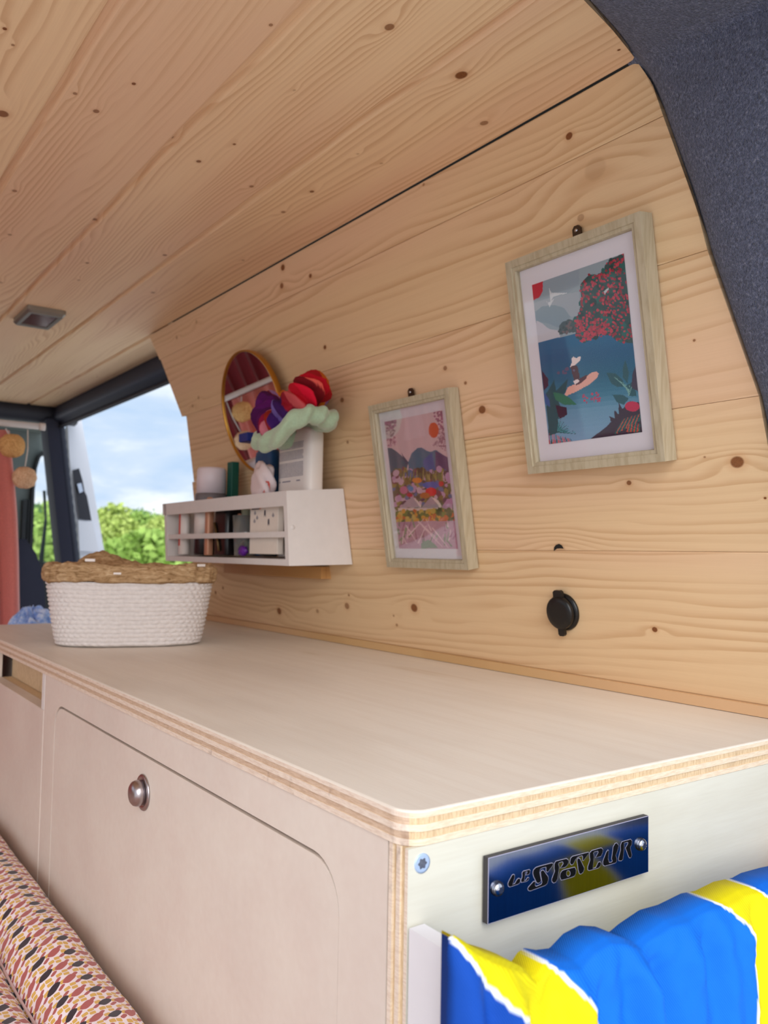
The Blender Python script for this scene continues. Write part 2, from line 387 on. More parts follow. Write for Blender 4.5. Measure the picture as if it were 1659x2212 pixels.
# ------------------------------------------------------------------ felt-lined rear pillar and header
def felt_arch():
    E = []
    for y in np.linspace(-.9, .262, 34): E.append((Vector((near_ceiling(y), y, ZC)), Vector((0, 0, -1))))
    c0 = Vector((-.0935, .2725, ZC))
    for z in np.linspace(.467, -.45, 46): E.append((Vector((near_wall(z), wy(z), z)), WN.copy()))
    rings = []; S = [(-.012, -.010), (.0005, -.0065), (.002, -.001), (.006, .0035), (.014, .008), (.028, .013), (.05, .019), (.08, .026), (.12, .032), (.17, .036), (.20, .030), (.21, .0), (.21, -.06)]
    # blend the normals round the corner
    Ns = [e[1] for e in E]
    for it in range(6): Ns = [((Ns[max(i - 1, 0)] + Ns[i] * 2 + Ns[min(i + 1, len(Ns) - 1)])).normalized() for i in range(len(Ns))]
    for s, h in S:
        rings.append([E[i][0] + Vector((s, 0, 0)) + (E[i][1] if h < .004 else Ns[i]) * h + Vector((0, 0, 0)) for i in range(len(E))])
    o = loft('trim_2', rings, M['felt'], None, True, close=False)
    md = o.modifiers.new('sub', 'SUBSURF'); md.levels = 1; md.render_levels = 1
    return tag(o, kind='structure')
felt_arch()

# ------------------------------------------------------------------ worktop : five plies with a rounded near corner
TH = .015
def slab_outline(inset=0.0, r=.012, x0=-1.03, x1=0.0, y0=0.0, y1=None):
    y1 = D - .0005 if y1 is None else y1
    pts = [(x0, y1), (x0, y0 + inset)]
    cx, cy = x1 - r, y0 + r; rr = r - inset
    for k in range(13):
        a = -math.pi / 2 + (math.pi / 2) * k / 12; pts.append((cx + rr * math.cos(a), cy + rr * math.sin(a)))
    pts.append((x1 - inset, y1)); return pts
wt = empty('worktop', (-.5, .17, -TH), 'pale birch plywood worktop with exposed layered edge, running along the pine wall', 'worktop')
zz = [0, -.0032, -.0060, -.0090, -.0121, -.015]
for i in range(5):
    pts = slab_outline((.0004, .0006, .0002, .0007, .0003)[i])
    top = zz[i]; bot = zz[i + 1]
    if i == 0:
        rings = []
        for ins, z in ((.0014, 0.0), (.0008, -.0003), (.0004, -.0010), (.0004, bot)):
            rings.append([Vector((x, y, z)) for x, y in slab_outline(ins)])
        o = loft('ply_layer', rings, [M['birch_top'], M['ply_light']], wt, False)
        o.data.materials.append(M['ply_dirty'])
        for p in o.data.polygons:
            if abs(p.normal.z) < .35: p.material_index = 2 if p.normal.y < -.75 else 1
    else:
        o = prism('ply_layer', [Vector((x, y, bot)) for x, y in pts], (0, 0, top - bot), [M[('', 'ply_tan', 'ply_light', 'ply_tan', 'ply_light')[i]], M[('', 'ply_tanf', 'ply_dirty', 'ply_tanf', 'ply_dirty')[i]]], wt)
        for p in o.data.polygons:
            if p.normal.y < -.75: p.material_index = 1

# ------------------------------------------------------------------ base cabinet under the near half of the worktop
CAB_B = -.55
cab = empty('base_cabinet', (-.3, .17, CAB_B), 'cream birch plywood cabinet with one rounded flap door and round push knob, nearest the camera', 'cabinet')
# end panel: plies seen edge-on along the front
ex = [0, -.0028, -.0058, -.0086, -.0114, -.014]
for i in range(5):
    mm = ('birch_end', 'ply_tan', 'ply_light', 'ply_tan', 'ply_light')[i]
    o = box('end_panel_ply', (ex[i + 1], .0008 + (.0002, .0010, .0, .0012, .0)[i], CAB_B), (ex[i] - .0006 * (i == 0), D - .001, -TH - .0002), [M[mm], M['ply_dirty'], M['ply_tan']], cab)
    for p in o.data.polygons:
        if p.normal.y < -.5: p.material_index = 2 if i in (1, 3) else 1
box('crack', (-.0152, .004, CAB_B), (-.0139, .02, -TH - .0002), M['dark_gap'], cab)
def rrect(x0, x1, z0, z1, r, n=8):
    pts = []
    for cx, cz, a0 in ((x1 - r, z1 - r, 0), (x0 + r, z1 - r, 90), (x0 + r, z0 + r, 180), (x1 - r, z0 + r, 270)):
        for k in range(n + 1):
            a = math.radians(a0 + 90 * k / n); pts.append((cx + r * math.cos(a), cz + r * math.sin(a)))
    return pts
def ring_panel(name, outer, inner, y0, y1, m, parent):
    "frame-shaped panel in the xz plane: outer rect (x0,x1,z0,z1), inner list of points (ccw from +x,+z corner)"
    x0, x1, z0, z1 = outer; n = len(inner); q = n // 4; out = []
    cor = [(x1, z1), (x0, z1), (x0, z0), (x1, z0)]
    for c in range(4):
        for k in range(q): out.append(cor[c])
    vs = [(a, y0, b) for a, b in out] + [(a, y0, b) for a, b in inner] + [(a, y1, b) for a, b in out] + [(a, y1, b) for a, b in inner]
    fs = []
    for i in range(n):
        j = (i + 1) % n
        fs.append((i, j, n + j, n + i)); fs.append((2 * n + i, 3 * n + i, 3 * n + j, 2 * n + j)); fs.append((n + i, n + j, 3 * n + j, 3 * n + i))
        if out[i] != out[j]: fs.append((i, 2 * n + i, 2 * n + j, j))
    bm = bmesh.new(); V = [bm.verts.new(v) for v in vs]
    for f in fs:
        try: bm.faces.new([V[k] for k in f])
        except ValueError: pass
    bmesh.ops.remove_doubles(bm, verts=bm.verts, dist=1e-6)
    bmesh.ops.dissolve_degenerate(bm, edges=bm.edges, dist=1e-6)
    return bmobj(name, bm, m, parent)
DX0, DX1, DZ1, DZ0 = -.560, -.0535, -.0375, -.46
ring_panel('front_frame', (-.600, -.0155, CAB_B, -TH - .0002), rrect(DX0, DX1, DZ0, DZ1, .024), .0010, .0150, M['birch_face'], cab)
gp = .0022
dr = rrect(DX0 + .0010, DX1 - .0004, DZ0 + .002, DZ1 - gp, .0232)
door = prism('door', [Vector((a, .0012, b)) for a, b in dr], (0, .0135, 0), M['birch_face'], cab)
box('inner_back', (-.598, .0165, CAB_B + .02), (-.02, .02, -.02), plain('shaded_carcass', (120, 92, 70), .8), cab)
# push knob
kc = Vector((-.3165, 0.001, -.0652))
par(lathe('knob', kc, (0, -1, 0), [(.0001, 0), (.0128, 0), (.0130, .0006), (.0124, .0014), (.0102, .0018), (.0096, .0012), (.0093, .0012), (.0001, .0012)], M['satin'], None, 40), cab)
kb = lathe('push_button', kc + Vector((0, -.0002, 0)), (0, -1, 0), [(.0088, .001), (.0092, .0035), (.0092, .0056), (.0084, .0076), (.0064, .0092), (.0036, .0100), (.0001, .0103)], M['satin'], cab, 40)
# carcass side and the flat-head screw of the end panel
def screw(name, c, ax, r, parent, proud=.0002, m1='zinc', m2='dark_metal', dome=False):
    prof = [(.0001, proud + (.0012 if dome else 0)), (r * .45, proud + (.0011 if dome else 0)), (r * .8, proud + (.0006 if dome else 0)), (r, proud), (r, -.001), (.0001, -.001)]
    h = lathe(name, c, ax, prof, M[m1], parent, 28)
    d, u, v = frame(ax); c = Vector(c); top = proud + (.0012 if dome else .00005)
    pts = []
    for k in range(24):
        a = 2 * math.pi * k / 24; rr = r * (.50 + .09 * math.cos(6 * a)) * (.9 if dome else 1)
        pts.append(c + d * (top + .00012) + (u * math.cos(a) + v * math.sin(a)) * rr)
    s = prism('torx_recess', pts, -d * .0004, M[m2], None)
    s.location = s.location - h.location - (parent.location if parent else Vector()); s.parent = h
    s.location = Vector((0, 0, 0)) - (parent.location if parent else Vector()) - h.location
    return h
M['recess'] = plain('shiny_dark_recess', (120, 124, 136), .25, .9, var=.5, vs=700)
def screw2(parent, c, ax, r, **k):
    h = screw('screw', c, ax, r, None, m2='recess', **k)
    # keep simple: parent chain with explicit offsets
    ch = [o for o in bpy.data.objects if o.parent == h]
    h.parent = parent; h.location = -parent.location
    for o in ch: o.location = (0, 0, 0)
    return h
screw2(cab, xp((912, 1865), -.0004), (1, 0, 0), .0042)
# small spot of missing varnish left out; second cabinet
cab2 = empty('drawer_cabinet', (-.81, .17, CAB_B), 'cream plywood drawer cabinet with recessed finger pull, left of the knobbed cabinet', 'cabinet')
RX0, RX1 = -.862, -.612
box('front_panel', (RX0, .0012, CAB_B), (-.6035, .0150, -.0515), M['birch_face'], cab2, .0006, 1)
box('side_strip', (RX1, .0010, -.0512), (-.6012, .0150, -.0152), M['white_wood'], cab2, .0004, 1)
box('pull_back', (RX0, .026, -.0515), (RX1, .030, -.0152), M['ply_tan'], cab2)
box('pull_floor', (RX0, .0152, -.0545), (RX1, .0258, -.0517), M['ply_tan'], cab2)
box('front_panel', (-1.028, .0012, CAB_B), (RX0 - .0025, .0150, -.0155), M['birch_face'], cab2, .0006, 1)
box('carcass', (-1.028, .032, CAB_B), (-.6035, D - .01, -.0165), M['birch_face'], cab2)

# ------------------------------------------------------------------ name plate on the end panel
def plate():
    x0 = .0006; th = .0034
    c = [xp(q, x0 + th) for q in ((1054.5, 1855.5), (1401, 1760.5), (1401.5, 1881), (1054.5, 2000.5))]
    yl = (c[0].y + c[3].y) / 2; yr = (c[1].y + c[2].y) / 2; zt = (c[0].z + c[1].z) / 2; zb = (c[2].z + c[3].z) / 2
    root = empty('name_plate', (x0, (yl + yr) / 2, zb), 'brushed steel name plate reading LE SPOTEUR screwed to the cabinet end', 'sign')
    t = NT('brushed_steel_plate'); P = t.obj(); n = t.noise(t.vmul(P, (1, 3000, 30)), 1, 2)
    t.bump(n, .05, .0002); col = t.mix(n, lin((118, 124, 140)), lin((150, 156, 170)))
    steel = t.fin(col, .13, 1.0)
    edge = plain('dark_plate_core', (58, 54, 56), .6)
    rim = plain('light_engraving_line', (176, 172, 196), .4)
    box('plate_core', (x0, yl, zb), (x0 + th - .0003, yr, zt), edge, root)
    box('rim_line', (x0 + th - .0003, yl + .00005, zb + .00005), (x0 + th - .0001, yr - .00005, zt - .00005), rim, root)
    box('plate_face', (x0 + th - .0001, yl + .0003, zb + .0003), (x0 + th, yr - .0003, zt - .0003), steel, root)
    A = lambda L: [(1090 + a / 11.85, 1850 + b / 11.85) for a, b in L]
    B = lambda L: [(1220 + a / 11.06, 1800 + b / 11.06) for a, b in L]
    G = [A([(225,460),(250,478),(250,530),(225,640),(195,720),(260,695),(320,590),(360,560),(400,580),(395,640),(375,680),(330,710),(130,778),(98,755),(85,700),(110,630),(190,480)]),
         A([(448,420),(480,378),(630,340),(652,365),(640,430),(610,460),(545,475),(580,400),(570,385),(520,400),(520,480),(500,620),(545,610),(590,535),(622,550),(600,605),(550,636),(430,660),(416,640),(424,590),(452,520)]),
         A([(1235,180),(1230,225),(1110,388),(1080,398),(1062,370),(1065,280),(1050,265),(970,285),(905,320),(890,400),(925,580),(925,620),(890,675),(850,682),(815,660),(740,500),(724,430),(737,350),(800,284),(900,249),(1200,170)]),
         A([(985,352),(1008,375),(1110,520),(1118,580),(1090,690),(1040,736),(660,876),(612,868),(594,820),(612,782),(740,642),(775,637),(785,660),(775,740),(800,770),(860,750),(940,710),(960,660),(930,500),(920,400),(950,357)]),
         A([(1273,190),(1312,124),(1580,55),(1628,92),(1632,160),(1597,228),(1540,278),(1425,300),(1500,190),(1495,140),(1460,130),(1390,155),(1370,190),(1395,280),(1350,580),(1310,655),(1250,675),(1213,640),(1208,580),(1283,380),(1268,280)]),
         B([(122,680),(127,720),(160,752),(200,730),(250,630),(300,570),(340,548),(415,528),(430,560),(425,645),(448,646),(572,472),(558,454),(182,553),(142,592)]),
         B([(330,592),(360,612),(457,820),(457,870),(430,936),(380,971),(347,958),(323,880),(293,660),(302,612)]),
         B([(870,349),(907,387),(897,470),(858,548),(735,578),(800,460),(790,420),(700,440),(680,470),(695,560),(665,840),(740,820),(800,692),(845,683),(862,720),(838,787),(800,826),(580,886),(549,868),(549,800),(603,640),(594,560),(594,470),(642,414)]),
         B([(1030,398),(1048,420),(1030,610),(1060,700),(1120,690),(1140,660),(1120,610),(1157,320),(1202,243),(1240,233),(1281,290),(1267,380),(1213,530),(1237,610),(1232,677),(1200,707),(952,777),(914,750),(909,670),(992,450)]),
         B([(1283,600),(1333,400),(1329,290),(1362,204),(1570,144),(1602,180),(1597,270),(1558,330),(1597,520),(1578,577),(1547,586),(1527,560),(1450,350),(1510,250),(1510,215),(1480,210),(1410,230),(1415,330),(1385,618),(1350,651),(1292,652)])]
    xf = x0 + th
    ink = plain('black_engraving', (4, 4, 7), .7, spec=.15)
    def poly3(L, x): return [Vector((x, v.y, v.z)) for v in (xp(q, xf) for q in L)]
    def grow(P3, d):
        n = len(P3); area = sum(P3[i].y * P3[(i + 1) % n].z - P3[(i + 1) % n].y * P3[i].z for i in range(n)); sg = 1 if area > 0 else -1; out = []
        for i in range(n):
            e1 = (P3[i] - P3[i - 1]); e2 = (P3[(i + 1) % n] - P3[i]); n1 = Vector((0, e1.z, -e1.y)).normalized(); n2 = Vector((0, e2.z, -e2.y)).normalized()
            nn = n1 + n2; nn = nn.normalized() if nn.length > .3 else n1
            out.append(P3[i] + nn * d * sg)
        return out
    def letter(P3, hole=None):
        prism('letter', [p + Vector((.00006, 0, 0)) for p in P3], (.00006, 0, 0), ink, root)
        prism('letter_outline', [p + Vector((-.00001, 0, 0)) for p in grow(P3, .00020)], (.00004, 0, 0), rim, root)
    for L in G: letter(poly3(L, xf))
    # the O : ring
    O = [(1216.6,1879.5),(1212.6,1882),(1210.2,1887),(1209.3,1895.6),(1210.2,1899.5),(1213,1901.2),(1239.9,1892.9),(1243.0,1889.5),(1244.3,1880.5),(1243.6,1875.5),(1241.2,1873.4)]
    P3 = poly3(O, xf); 
    c = xp((1227.4, 1886.6), xf); q1 = xp((1231.9, 1886.6), xf); q2 = xp((1227.4, 1880), xf)
    ring_i = [c + (q1 - c) * math.cos(a) + (q2 - c) * math.sin(a) for a in [2 * math.pi * k / 22 for k in range(22)]]
    # resample the outer contour by angle
    out = []
    for k in range(22):
        d = (ring_i[k] - c).normalized(); best = None
        for i in range(len(P3)):
            a, b = P3[i], P3[(i + 1) % len(P3)]; e = b - a
            den = d.y * e.z - d.z * e.y
            if abs(den) < 1e-12: continue
            tt = ((a.y - c.y) * e.z - (a.z - c.z) * e.y) / den; s = ((a.y - c.y) * d.z - (a.z - c.z) * d.y) / den
            if tt > 0 and -.001 <= s <= 1.001: best = c + d * tt if best is None or tt < (best - c).length else best
        out.append(best or ring_i[k] * 1)
    def ringm(nm, o_, i_, x, m):
        n = len(o_); vs = [p + Vector((x, 0, 0)) for p in o_] + [p + Vector((x, 0, 0)) for p in i_]
        mesh(nm, vs, [(k, (k + 1) % n, n + (k + 1) % n, n + k) for k in range(n)], m, root)
    ringm('letter', out, ring_i, .00012, ink)
    gi = [c + (p - c) * .88 for p in ring_i]; go = grow(out, .00020)
    ringm('letter_outline', ring_i, gi, .00003, rim); ringm('letter_outline', go, out, .00003, rim)
    for q in ((1078, 1921), (1388, 1825)):
        s = screw2(root, xp(q, xf + .0012), (1, 0, 0), .0031, dome=True, m1='chrome')
        lathe('washer', Vector((xf, xp(q, xf + .0012).y, xp(q, xf + .0012).z)), (1, 0, 0), [(.0033, 0), (.0034, .0004), (.0030, .0006), (.0030, .0009), (.0033, .0011), (.0001, .0012)], M['chrome'], root, 24)
plate()

# ------------------------------------------------------------------ pictures
def homog(src, dst):
    A = []
    for (x, y), (u, v) in zip(src, dst):
        A.append([x, y, 1, 0, 0, 0, -u * x, -u * y, -u]); A.append([0, 0, 0, x, y, 1, -v * x, -v * y, -v])
    _, _, V = np.linalg.svd(np.array(A, float)); return V[-1].reshape(3, 3)
class Canvas:
    def __init__(s, w, h, corners, bg):
        s.w, s.h = w, h; s.H = homog(corners, [(0, 0), (w, 0), (w, h), (0, h)]); s.a = np.zeros((h, w, 3)); s.a[:] = bg
        s.yy, s.xx = np.mgrid[0:h, 0:w] + .5; s.rng = random.Random(5)
    def T(s, L):
        P = np.array([[x, y, 1] for x, y in L], float) @ s.H.T; return P[:, :2] / P[:, 2:]
    def mask(s, L):
        P = s.T(L); m = np.zeros((s.h, s.w), bool); n = len(P)
        for i in range(n):
            x1, y1 = P[i]; x2, y2 = P[(i + 1) % n]
            if y1 == y2: continue
            c = ((y1 > s.yy) != (y2 > s.yy)) & (s.xx < (x2 - x1) * (s.yy - y1) / (y2 - y1) + x1); m ^= c
        return m
    def poly(s, L, c, a=1.0):
        m = s.mask(L); s.a[m] = s.a[m] * (1 - a) + np.array(c) * a
    def ell(s, x, y, rx, ry, c, rot=0, a=1.0):
        s.poly([(x + rx * math.cos(t) * math.cos(rot) - ry * math.sin(t) * math.sin(rot), y + rx * math.cos(t) * math.sin(rot) + ry * math.sin(t) * math.cos(rot)) for t in [k * .52 for k in range(12)]], c, a)
    def dots(s, L, n, r, cols, stretch=1.0):
        xs = [p[0] for p in L]; ys = [p[1] for p in L]; k = 0; tries = 0
        import itertools
        def inside(x, y):
            c = False
            for i in range(len(L)):
                x1, y1 = L[i]; x2, y2 = L[(i + 1) % len(L)]
                if (y1 > y) != (y2 > y) and x < (x2 - x1) * (y - y1) / (y2 - y1) + x1: c = not c
            return c
        while k < n and tries < n * 20:
            tries += 1; x = s.rng.uniform(min(xs), max(xs)); y = s.rng.uniform(min(ys), max(ys))
            if inside(x, y):
                rr = r * s.rng.uniform(.6, 1.3); s.ell(x, y, rr, rr * stretch, s.rng.choice(cols), s.rng.uniform(-.6, .6)); k += 1
    def line(s, x1, y1, x2, y2, wd, c):
        dx, dy = x2 - x1, y2 - y1; l = math.hypot(dx, dy); nx, ny = -dy / l * wd / 2, dx / l * wd / 2
        s.poly([(x1 + nx, y1 + ny), (x2 + nx * .3, y2 + ny * .3), (x2 - nx * .3, y2 - ny * .3), (x1 - nx, y1 - ny)], c)
def print_mesh(name, cv, c00, cu, cvv, parent):
    "flat printed sheet with the picture held as a colour attribute"
    w, h = cv.w, cv.h
    vs = [c00 + cu * (i / w) + cvv * (j / h) for j in range(h + 1) for i in range(w + 1)]
    fs = [(j * (w + 1) + i, (j + 1) * (w + 1) + i, (j + 1) * (w + 1) + i + 1, j * (w + 1) + i + 1) for j in range(h) for i in range(w)]
    me = bpy.data.meshes.new(name); me.from_pydata([tuple(v) for v in vs], [], fs); me.update()
    a = cv.a / 255; l = np.where(a <= .04045, a / 12.92, ((a + .055) / 1.055) ** 2.4)
    col = np.ones((w * h, 4, 4)); col[:, :, :3] = l.reshape(-1, 1, 3)
    at = me.color_attributes.new('Col', 'FLOAT_COLOR', 'CORNER'); at.data.foreach_set('color', col.ravel())
    o = link(name, me, M['print']); par(o, parent); return o
M['print'] = attr_mat('printed_card', .45)
M['mat_card'] = plain('white_card', (224, 218, 226), .7, var=.015)
def picture(root_name, label, cx, cz, w, h, fw, fd, print_rect, cv, hang_q):
    """frame hanging on the leaning wall; local axes: x world, v up the wall, n into the room"""
    o = Vector((cx, wy(cz), cz)) + WN * .0012
    root = empty(root_name, o, label, 'picture')
    X = Vector((1, 0, 0)); V = WV; N = WN
    def pt(a, b, n): return o + X * a + V * b + N * n
    hw, hh = w / 2, h / 2
    # each moulding side is a mitred length with a stepped profile
    prof = [(0, 0), (0, fd), (fw * .62, fd), (fw * .66, fd - .0012), (fw * .94, fd - .0012), (fw, fd - .0035), (fw, 0.0)]
    for side in range(4):
        ring0, ring1 = [], []
        for (i, n) in prof:
            if side == 0: a, b = (-hw + i, hh - i), (hw - i, hh - i)
            if side == 1: a, b = (hw - i, hh - i), (hw - i, -hh + i)
            if side == 2: a, b = (hw - i, -hh + i), (-hw + i, -hh + i)
            if side == 3: a, b = (-hw + i, -hh + i), (-hw + i, hh - i)
            ring0.append(pt(a[0], a[1], n)); ring1.append(pt(b[0], b[1], n))
        loft('frame_side', [ring0, ring1], M['frame'], root, False)
    iw, ih = hw - fw + .001, hh - fw + .001
    prism('backing_card', [pt(-iw, -ih, .001), pt(iw, -ih, .001), pt(iw, ih, .001), pt(-iw, ih, .001)], N * (fd - .0075), M['mat_card'], root)
    zc = fd - .0062
    a0, a1, b0, b1 = print_rect
    print_mesh('print', cv, pt(a0, b1, zc), X * (a1 - a0), V * (b0 - b1), root)
    prism('glass_pane', [pt(-iw, -ih, fd - .0048), pt(iw, -ih, fd - .0048), pt(iw, ih, fd - .0048), pt(-iw, ih, fd - .0048)], N * .0006, M['glass'], root)
    hp = wallp(hang_q, .003); b = (hp - o).dot(V); a = (hp - o).dot(X)
    tab = [pt(a - .0042, hh - .004, .001), pt(a + .0042, hh - .004, .001), pt(a + .0042, b + .001, .001), pt(a + .002, b + .0035, .001), pt(a - .002, b + .0035, .001), pt(a - .0042, b + .001, .001)]
    prism('hanger', tab, N * .002, M['dark_metal'], root)
    lathe('hanger_nail', pt(a, b - .0005, .003), N, [(.0001, 0), (.0016, 0), (.0014, .0008), (.0001, .001)], M['chrome'], root, 12)

c1 = Canvas(150, 222, [(262, 660), (1000, 385), (1165, 1810), (400, 1918)], (148, 162, 172))
c1.poly([(262,660),(640,520),(640,640),(560,710),(430,745),(275,790)], (142,156,168))
c1.poly([(275,800),(400,760),(560,715),(640,700),(650,880),(560,900),(500,820),(400,810),(290,860)], (162,170,180))
c1.poly([(290,870),(340,825),(440,810),(520,830),(570,900),(480,990),(400,960),(290,940)], (134,152,164))
c1.poly([(295,935),(340,955),(400,1000),(480,1010),(490,1060),(310,1110)], (196,190,198))
c1.poly([(262,640),(350,620),(348,700),(325,750),(275,778)], (196,28,58))
c1.poly([(400,680),(418,715),(550,712),(432,745),(412,785),(405,745)], (205,208,212)); c1.poly([(372,775),(390,795),(440,760),(404,830),(392,805)], (205,208,212))
for k in range(24):
    y0 = 1010 + k * 38; t_ = k / 23
    st = [(0, (34,104,146)), (.15, (22,92,134)), (.35, (28,100,132)), (.5, (52,120,150)), (.65, (104,150,180)), (1, (132,164,196))]
    c_ = [np.interp(t_, [a for a, b in st], [b[i] for a, b in st]) for i in range(3)]
    c1.poly([(290, max(y0 + 90, 1105)), (1200, y0 - (20 if k else 0)), (1200, y0 + 60), (290, y0 + 160)] if k > 1 else [(310,1110),(480,1065),(620,1030),(1100,1000),(1100,1100),(310,1180)], c_)
TR = [(1010,380),(900,430),(850,480),(830,540),(780,560),(720,560),(650,640),(650,700),(660,760),(640,860),(610,930),(615,1060),(680,1105),(740,1070),(830,1030),(900,1040),(960,1085),(1085,1095)]
c1.poly(TR, (48, 78, 80)); c1.poly([(478,975),(505,940),(560,918),(620,930),(620,1020),(540,1025),(480,1045)], (70, 84, 88))
c1.dots(TR, 70, 26, [(40,100,98), (34,66,66), (60,88,84)]); c1.dots(TR, 330, 10, [(176,52,74), (196,66,84), (150,44,62)])
c1.dots([(615,930),(830,900),(900,1030),(740,1070),(680,1105),(615,1060)], 110, 10, [(196,66,84), (170,60,76)])
c1.dots([(478,975),(560,918),(610,1010),(480,1045)], 25, 9, [(52,66,68), (110,90,92)])
c1.poly([(840,690),(880,655),(880,670),(845,715)], (190,200,206))
c1.poly([(525,1518),(550,1460),(640,1415),(740,1340),(785,1328),(802,1345),(790,1375),(730,1430),(620,1492),(540,1528)], (232,172,158))
c1.poly([(605,1432),(650,1385),(712,1352),(700,1385),(655,1425),(620,1442)], (84,34,48)); c1.poly([(572,1290),(600,1268),(628,1290),(648,1370),(640,1402),(602,1402),(586,1350)], (78,38,50))
c1.poly([(595,1408),(632,1390),(648,1408),(608,1436)], (235,215,215)); c1.poly([(578,1228),(598,1213),(616,1224),(654,1208),(652,1240),(612,1278),(568,1297),(584,1255)], (236,216,214))
c1.dots([(670,1520),(820,1490),(830,1580),(680,1580)], 22, 9, [(190,60,96), (160,70,110)]); c1.dots([(400,1380),(560,1300),(740,1290),(560,1340)], 8, 12, [(100,90,120)])
for L in ([(865,1335),(940,1340),(990,1380),(1022,1440),(960,1450),(905,1420)], [(1020,1230),(1050,1330),(1040,1420),(1000,1370),(1000,1290)], [(915,1510),(1000,1510),(1050,1540),(1010,1592),(950,1570)], [(1020,1440),(1090,1400),(1115,1520),(1060,1520)]): c1.poly(L, (34, 88, 100))
c1.poly([(1105,1270),(1125,1480),(1070,1450),(1080,1340)], (62, 50, 74))
for k in range(9): c1.line(1050, 1470 + k * 6, 930 + k * 18, 1370 + k * 9, 8, (120, 170, 165))
c1.poly([(735,1872),(870,1770),(905,1730),(892,1685),(935,1700),(932,1630),(968,1672),(968,1575),(1000,1625),(1060,1560),(1140,1570),(1165,1810)], (54, 36, 58))
c1.ell(1080, 1602, 62, 42, (192, 34, 78)); 
for k in range(16): c1.line(940 + k * 13, 1830 - k * 7, 1010 + k * 10, 1700 - k * 3, 12, [(34, 96, 92), (182, 82, 66), (30, 70, 78)][k % 3])
for k in range(8): c1.line(1040 + k * 14, 1810, 1060 + k * 12, 1740, 14, [(196, 76, 62), (40, 104, 96)][k % 2])
c1.poly([(338,1325),(392,1395),(394,1450),(356,1490)], (58, 38, 62)); c1.poly([(370,1520),(420,1440),(440,1400),(455,1490),(552,1390),(532,1500),(470,1560),(500,1640),(540,1660),(524,1700),(470,1712),(486,1820),(398,1850)], (30, 84, 94))
c1.poly([(430,1500),(500,1510),(560,1540),(625,1598),(520,1600),(450,1560)], (46, 120, 96)); c1.poly([(450,1600),(540,1620),(545,1680),(480,1715)], (54, 36, 58)); c1.poly([(360,1500),(400,1560),(410,1620),(372,1600)], (48, 92, 150))
for k in range(12): c1.line(470, 1820, 480 + k * 13, 1700 + k * 12, 9, [(70, 150, 160), (36, 96, 100)][k % 2])
for k in range(14): c1.line(405 + k * 15, 1918, 400 + k * 13, 1830 + k * 3, 12, [(184, 58, 66), (36, 84, 92), (206, 84, 70)][k % 3])

c2 = Canvas(140, 200, [(232, 570), (805, 437), (953, 1828), (375, 1835)], (212, 184, 188))
c2.poly([(440,500),(600,480),(640,700),(420,760)], (216,190,196)); c2.dots([(235,560),(340,550),(335,640),(250,650)], 40, 14, [(176,104,142), (150,90,120)])
c2.dots([(245,640),(330,640),(350,800),(262,820)], 60, 9, [(152,108,126), (190,150,165)]); c2.dots([(720,450),(808,440),(825,640),(740,560)], 55, 10, [(164,104,136), (140,96,120)])
c2.dots([(780,600),(830,640),(850,860),(700,790),(760,740)], 80, 9, [(146,112,128), (178,150,160)]); c2.ell(720, 640, 52, 80, (208, 92, 52))
c2.poly([(262,830),(300,832),(360,870),(470,972),(430,1110),(290,1115)], (34, 100, 118)); c2.poly([(468,965),(500,880),(560,822),(600,818),(650,850),(690,862),(740,838),(800,880),(862,915),(868,1040),(700,1120),(470,1090)], (24, 112, 138))
c2.poly([(735,850),(800,880),(862,915),(868,1050),(735,1050)], (70, 74, 112)); c2.poly([(610,950),(700,865),(735,1040),(690,1110),(640,1110)], (18, 96, 156)); c2.poly([(400,880),(470,972),(440,1000)], (28, 80, 104))
F2 = [(290,1040),(870,1000),(905,1430),(320,1430)]
c2.poly([(288,1090),(440,1060),(620,1060),(860,1030),(905,1440),(330,1440)], (84, 96, 70))
c2.dots([(288,1090),(440,1030),(620,1050),(866,1020),(905,1440),(330,1440)], 190, 24, [(98,116,66), (58,76,58), (140,136,72), (60,60,84), (186,150,180), (70,110,150), (120,110,60), (200,170,185), (110,70,80)], 1.2)
for k in range(14): c2.line(420 + k * 32, 1150, 430 + k * 31, 1020 + (k % 3) * 25, 18, [(150, 146, 80), (96, 112, 60)][k % 2])
c2.ell(552, 1150, 50, 28, (214, 132, 46)); c2.ell(690, 1195, 85, 35, (50, 100, 176)); c2.ell(490, 1235, 28, 28, (70, 140, 190)); c2.ell(790, 1180, 26, 26, (190, 52, 44)); c2.ell(690, 1262, 55, 45, (212, 40, 40)); c2.ell(630, 1300, 50, 30, (180, 110, 50)); c2.ell(420, 1250, 40, 40, (186,110,140)); c2.ell(480, 1300, 30, 20, (180,50,60)); c2.ell(860, 1110, 30, 50, (190,150,185))
c2.poly([(385,1425),(465,1345),(512,1318),(590,1425)], (172, 158, 166)); c2.poly([(512,1318),(560,1355),(595,1400),(585,1425)], (226, 206, 198)); c2.poly([(592,1425),(690,1308),(775,1425)], (168, 152, 162)); c2.poly([(690,1308),(760,1345),(795,1400),(780,1425)], (230, 212, 202)); c2.poly([(790,1420),(850,1330),(900,1320),(905,1420)], (184, 140, 176))
c2.poly([(365,1432),(795,1422),(795,1452),(365,1462)], (224, 194, 190)); c2.poly([(340,1462),(910,1440),(925,1570),(350,1590)], (104, 104, 70))
c2.dots([(345,1462),(910,1440),(925,1560),(350,1580)], 90, 20, [(214,150,62), (110,120,60), (198,96,56), (80,88,60), (206,170,90)], 1.3)
c2.poly([(350,1570),(928,1545),(955,1830),(375,1836)], (186, 138, 162))
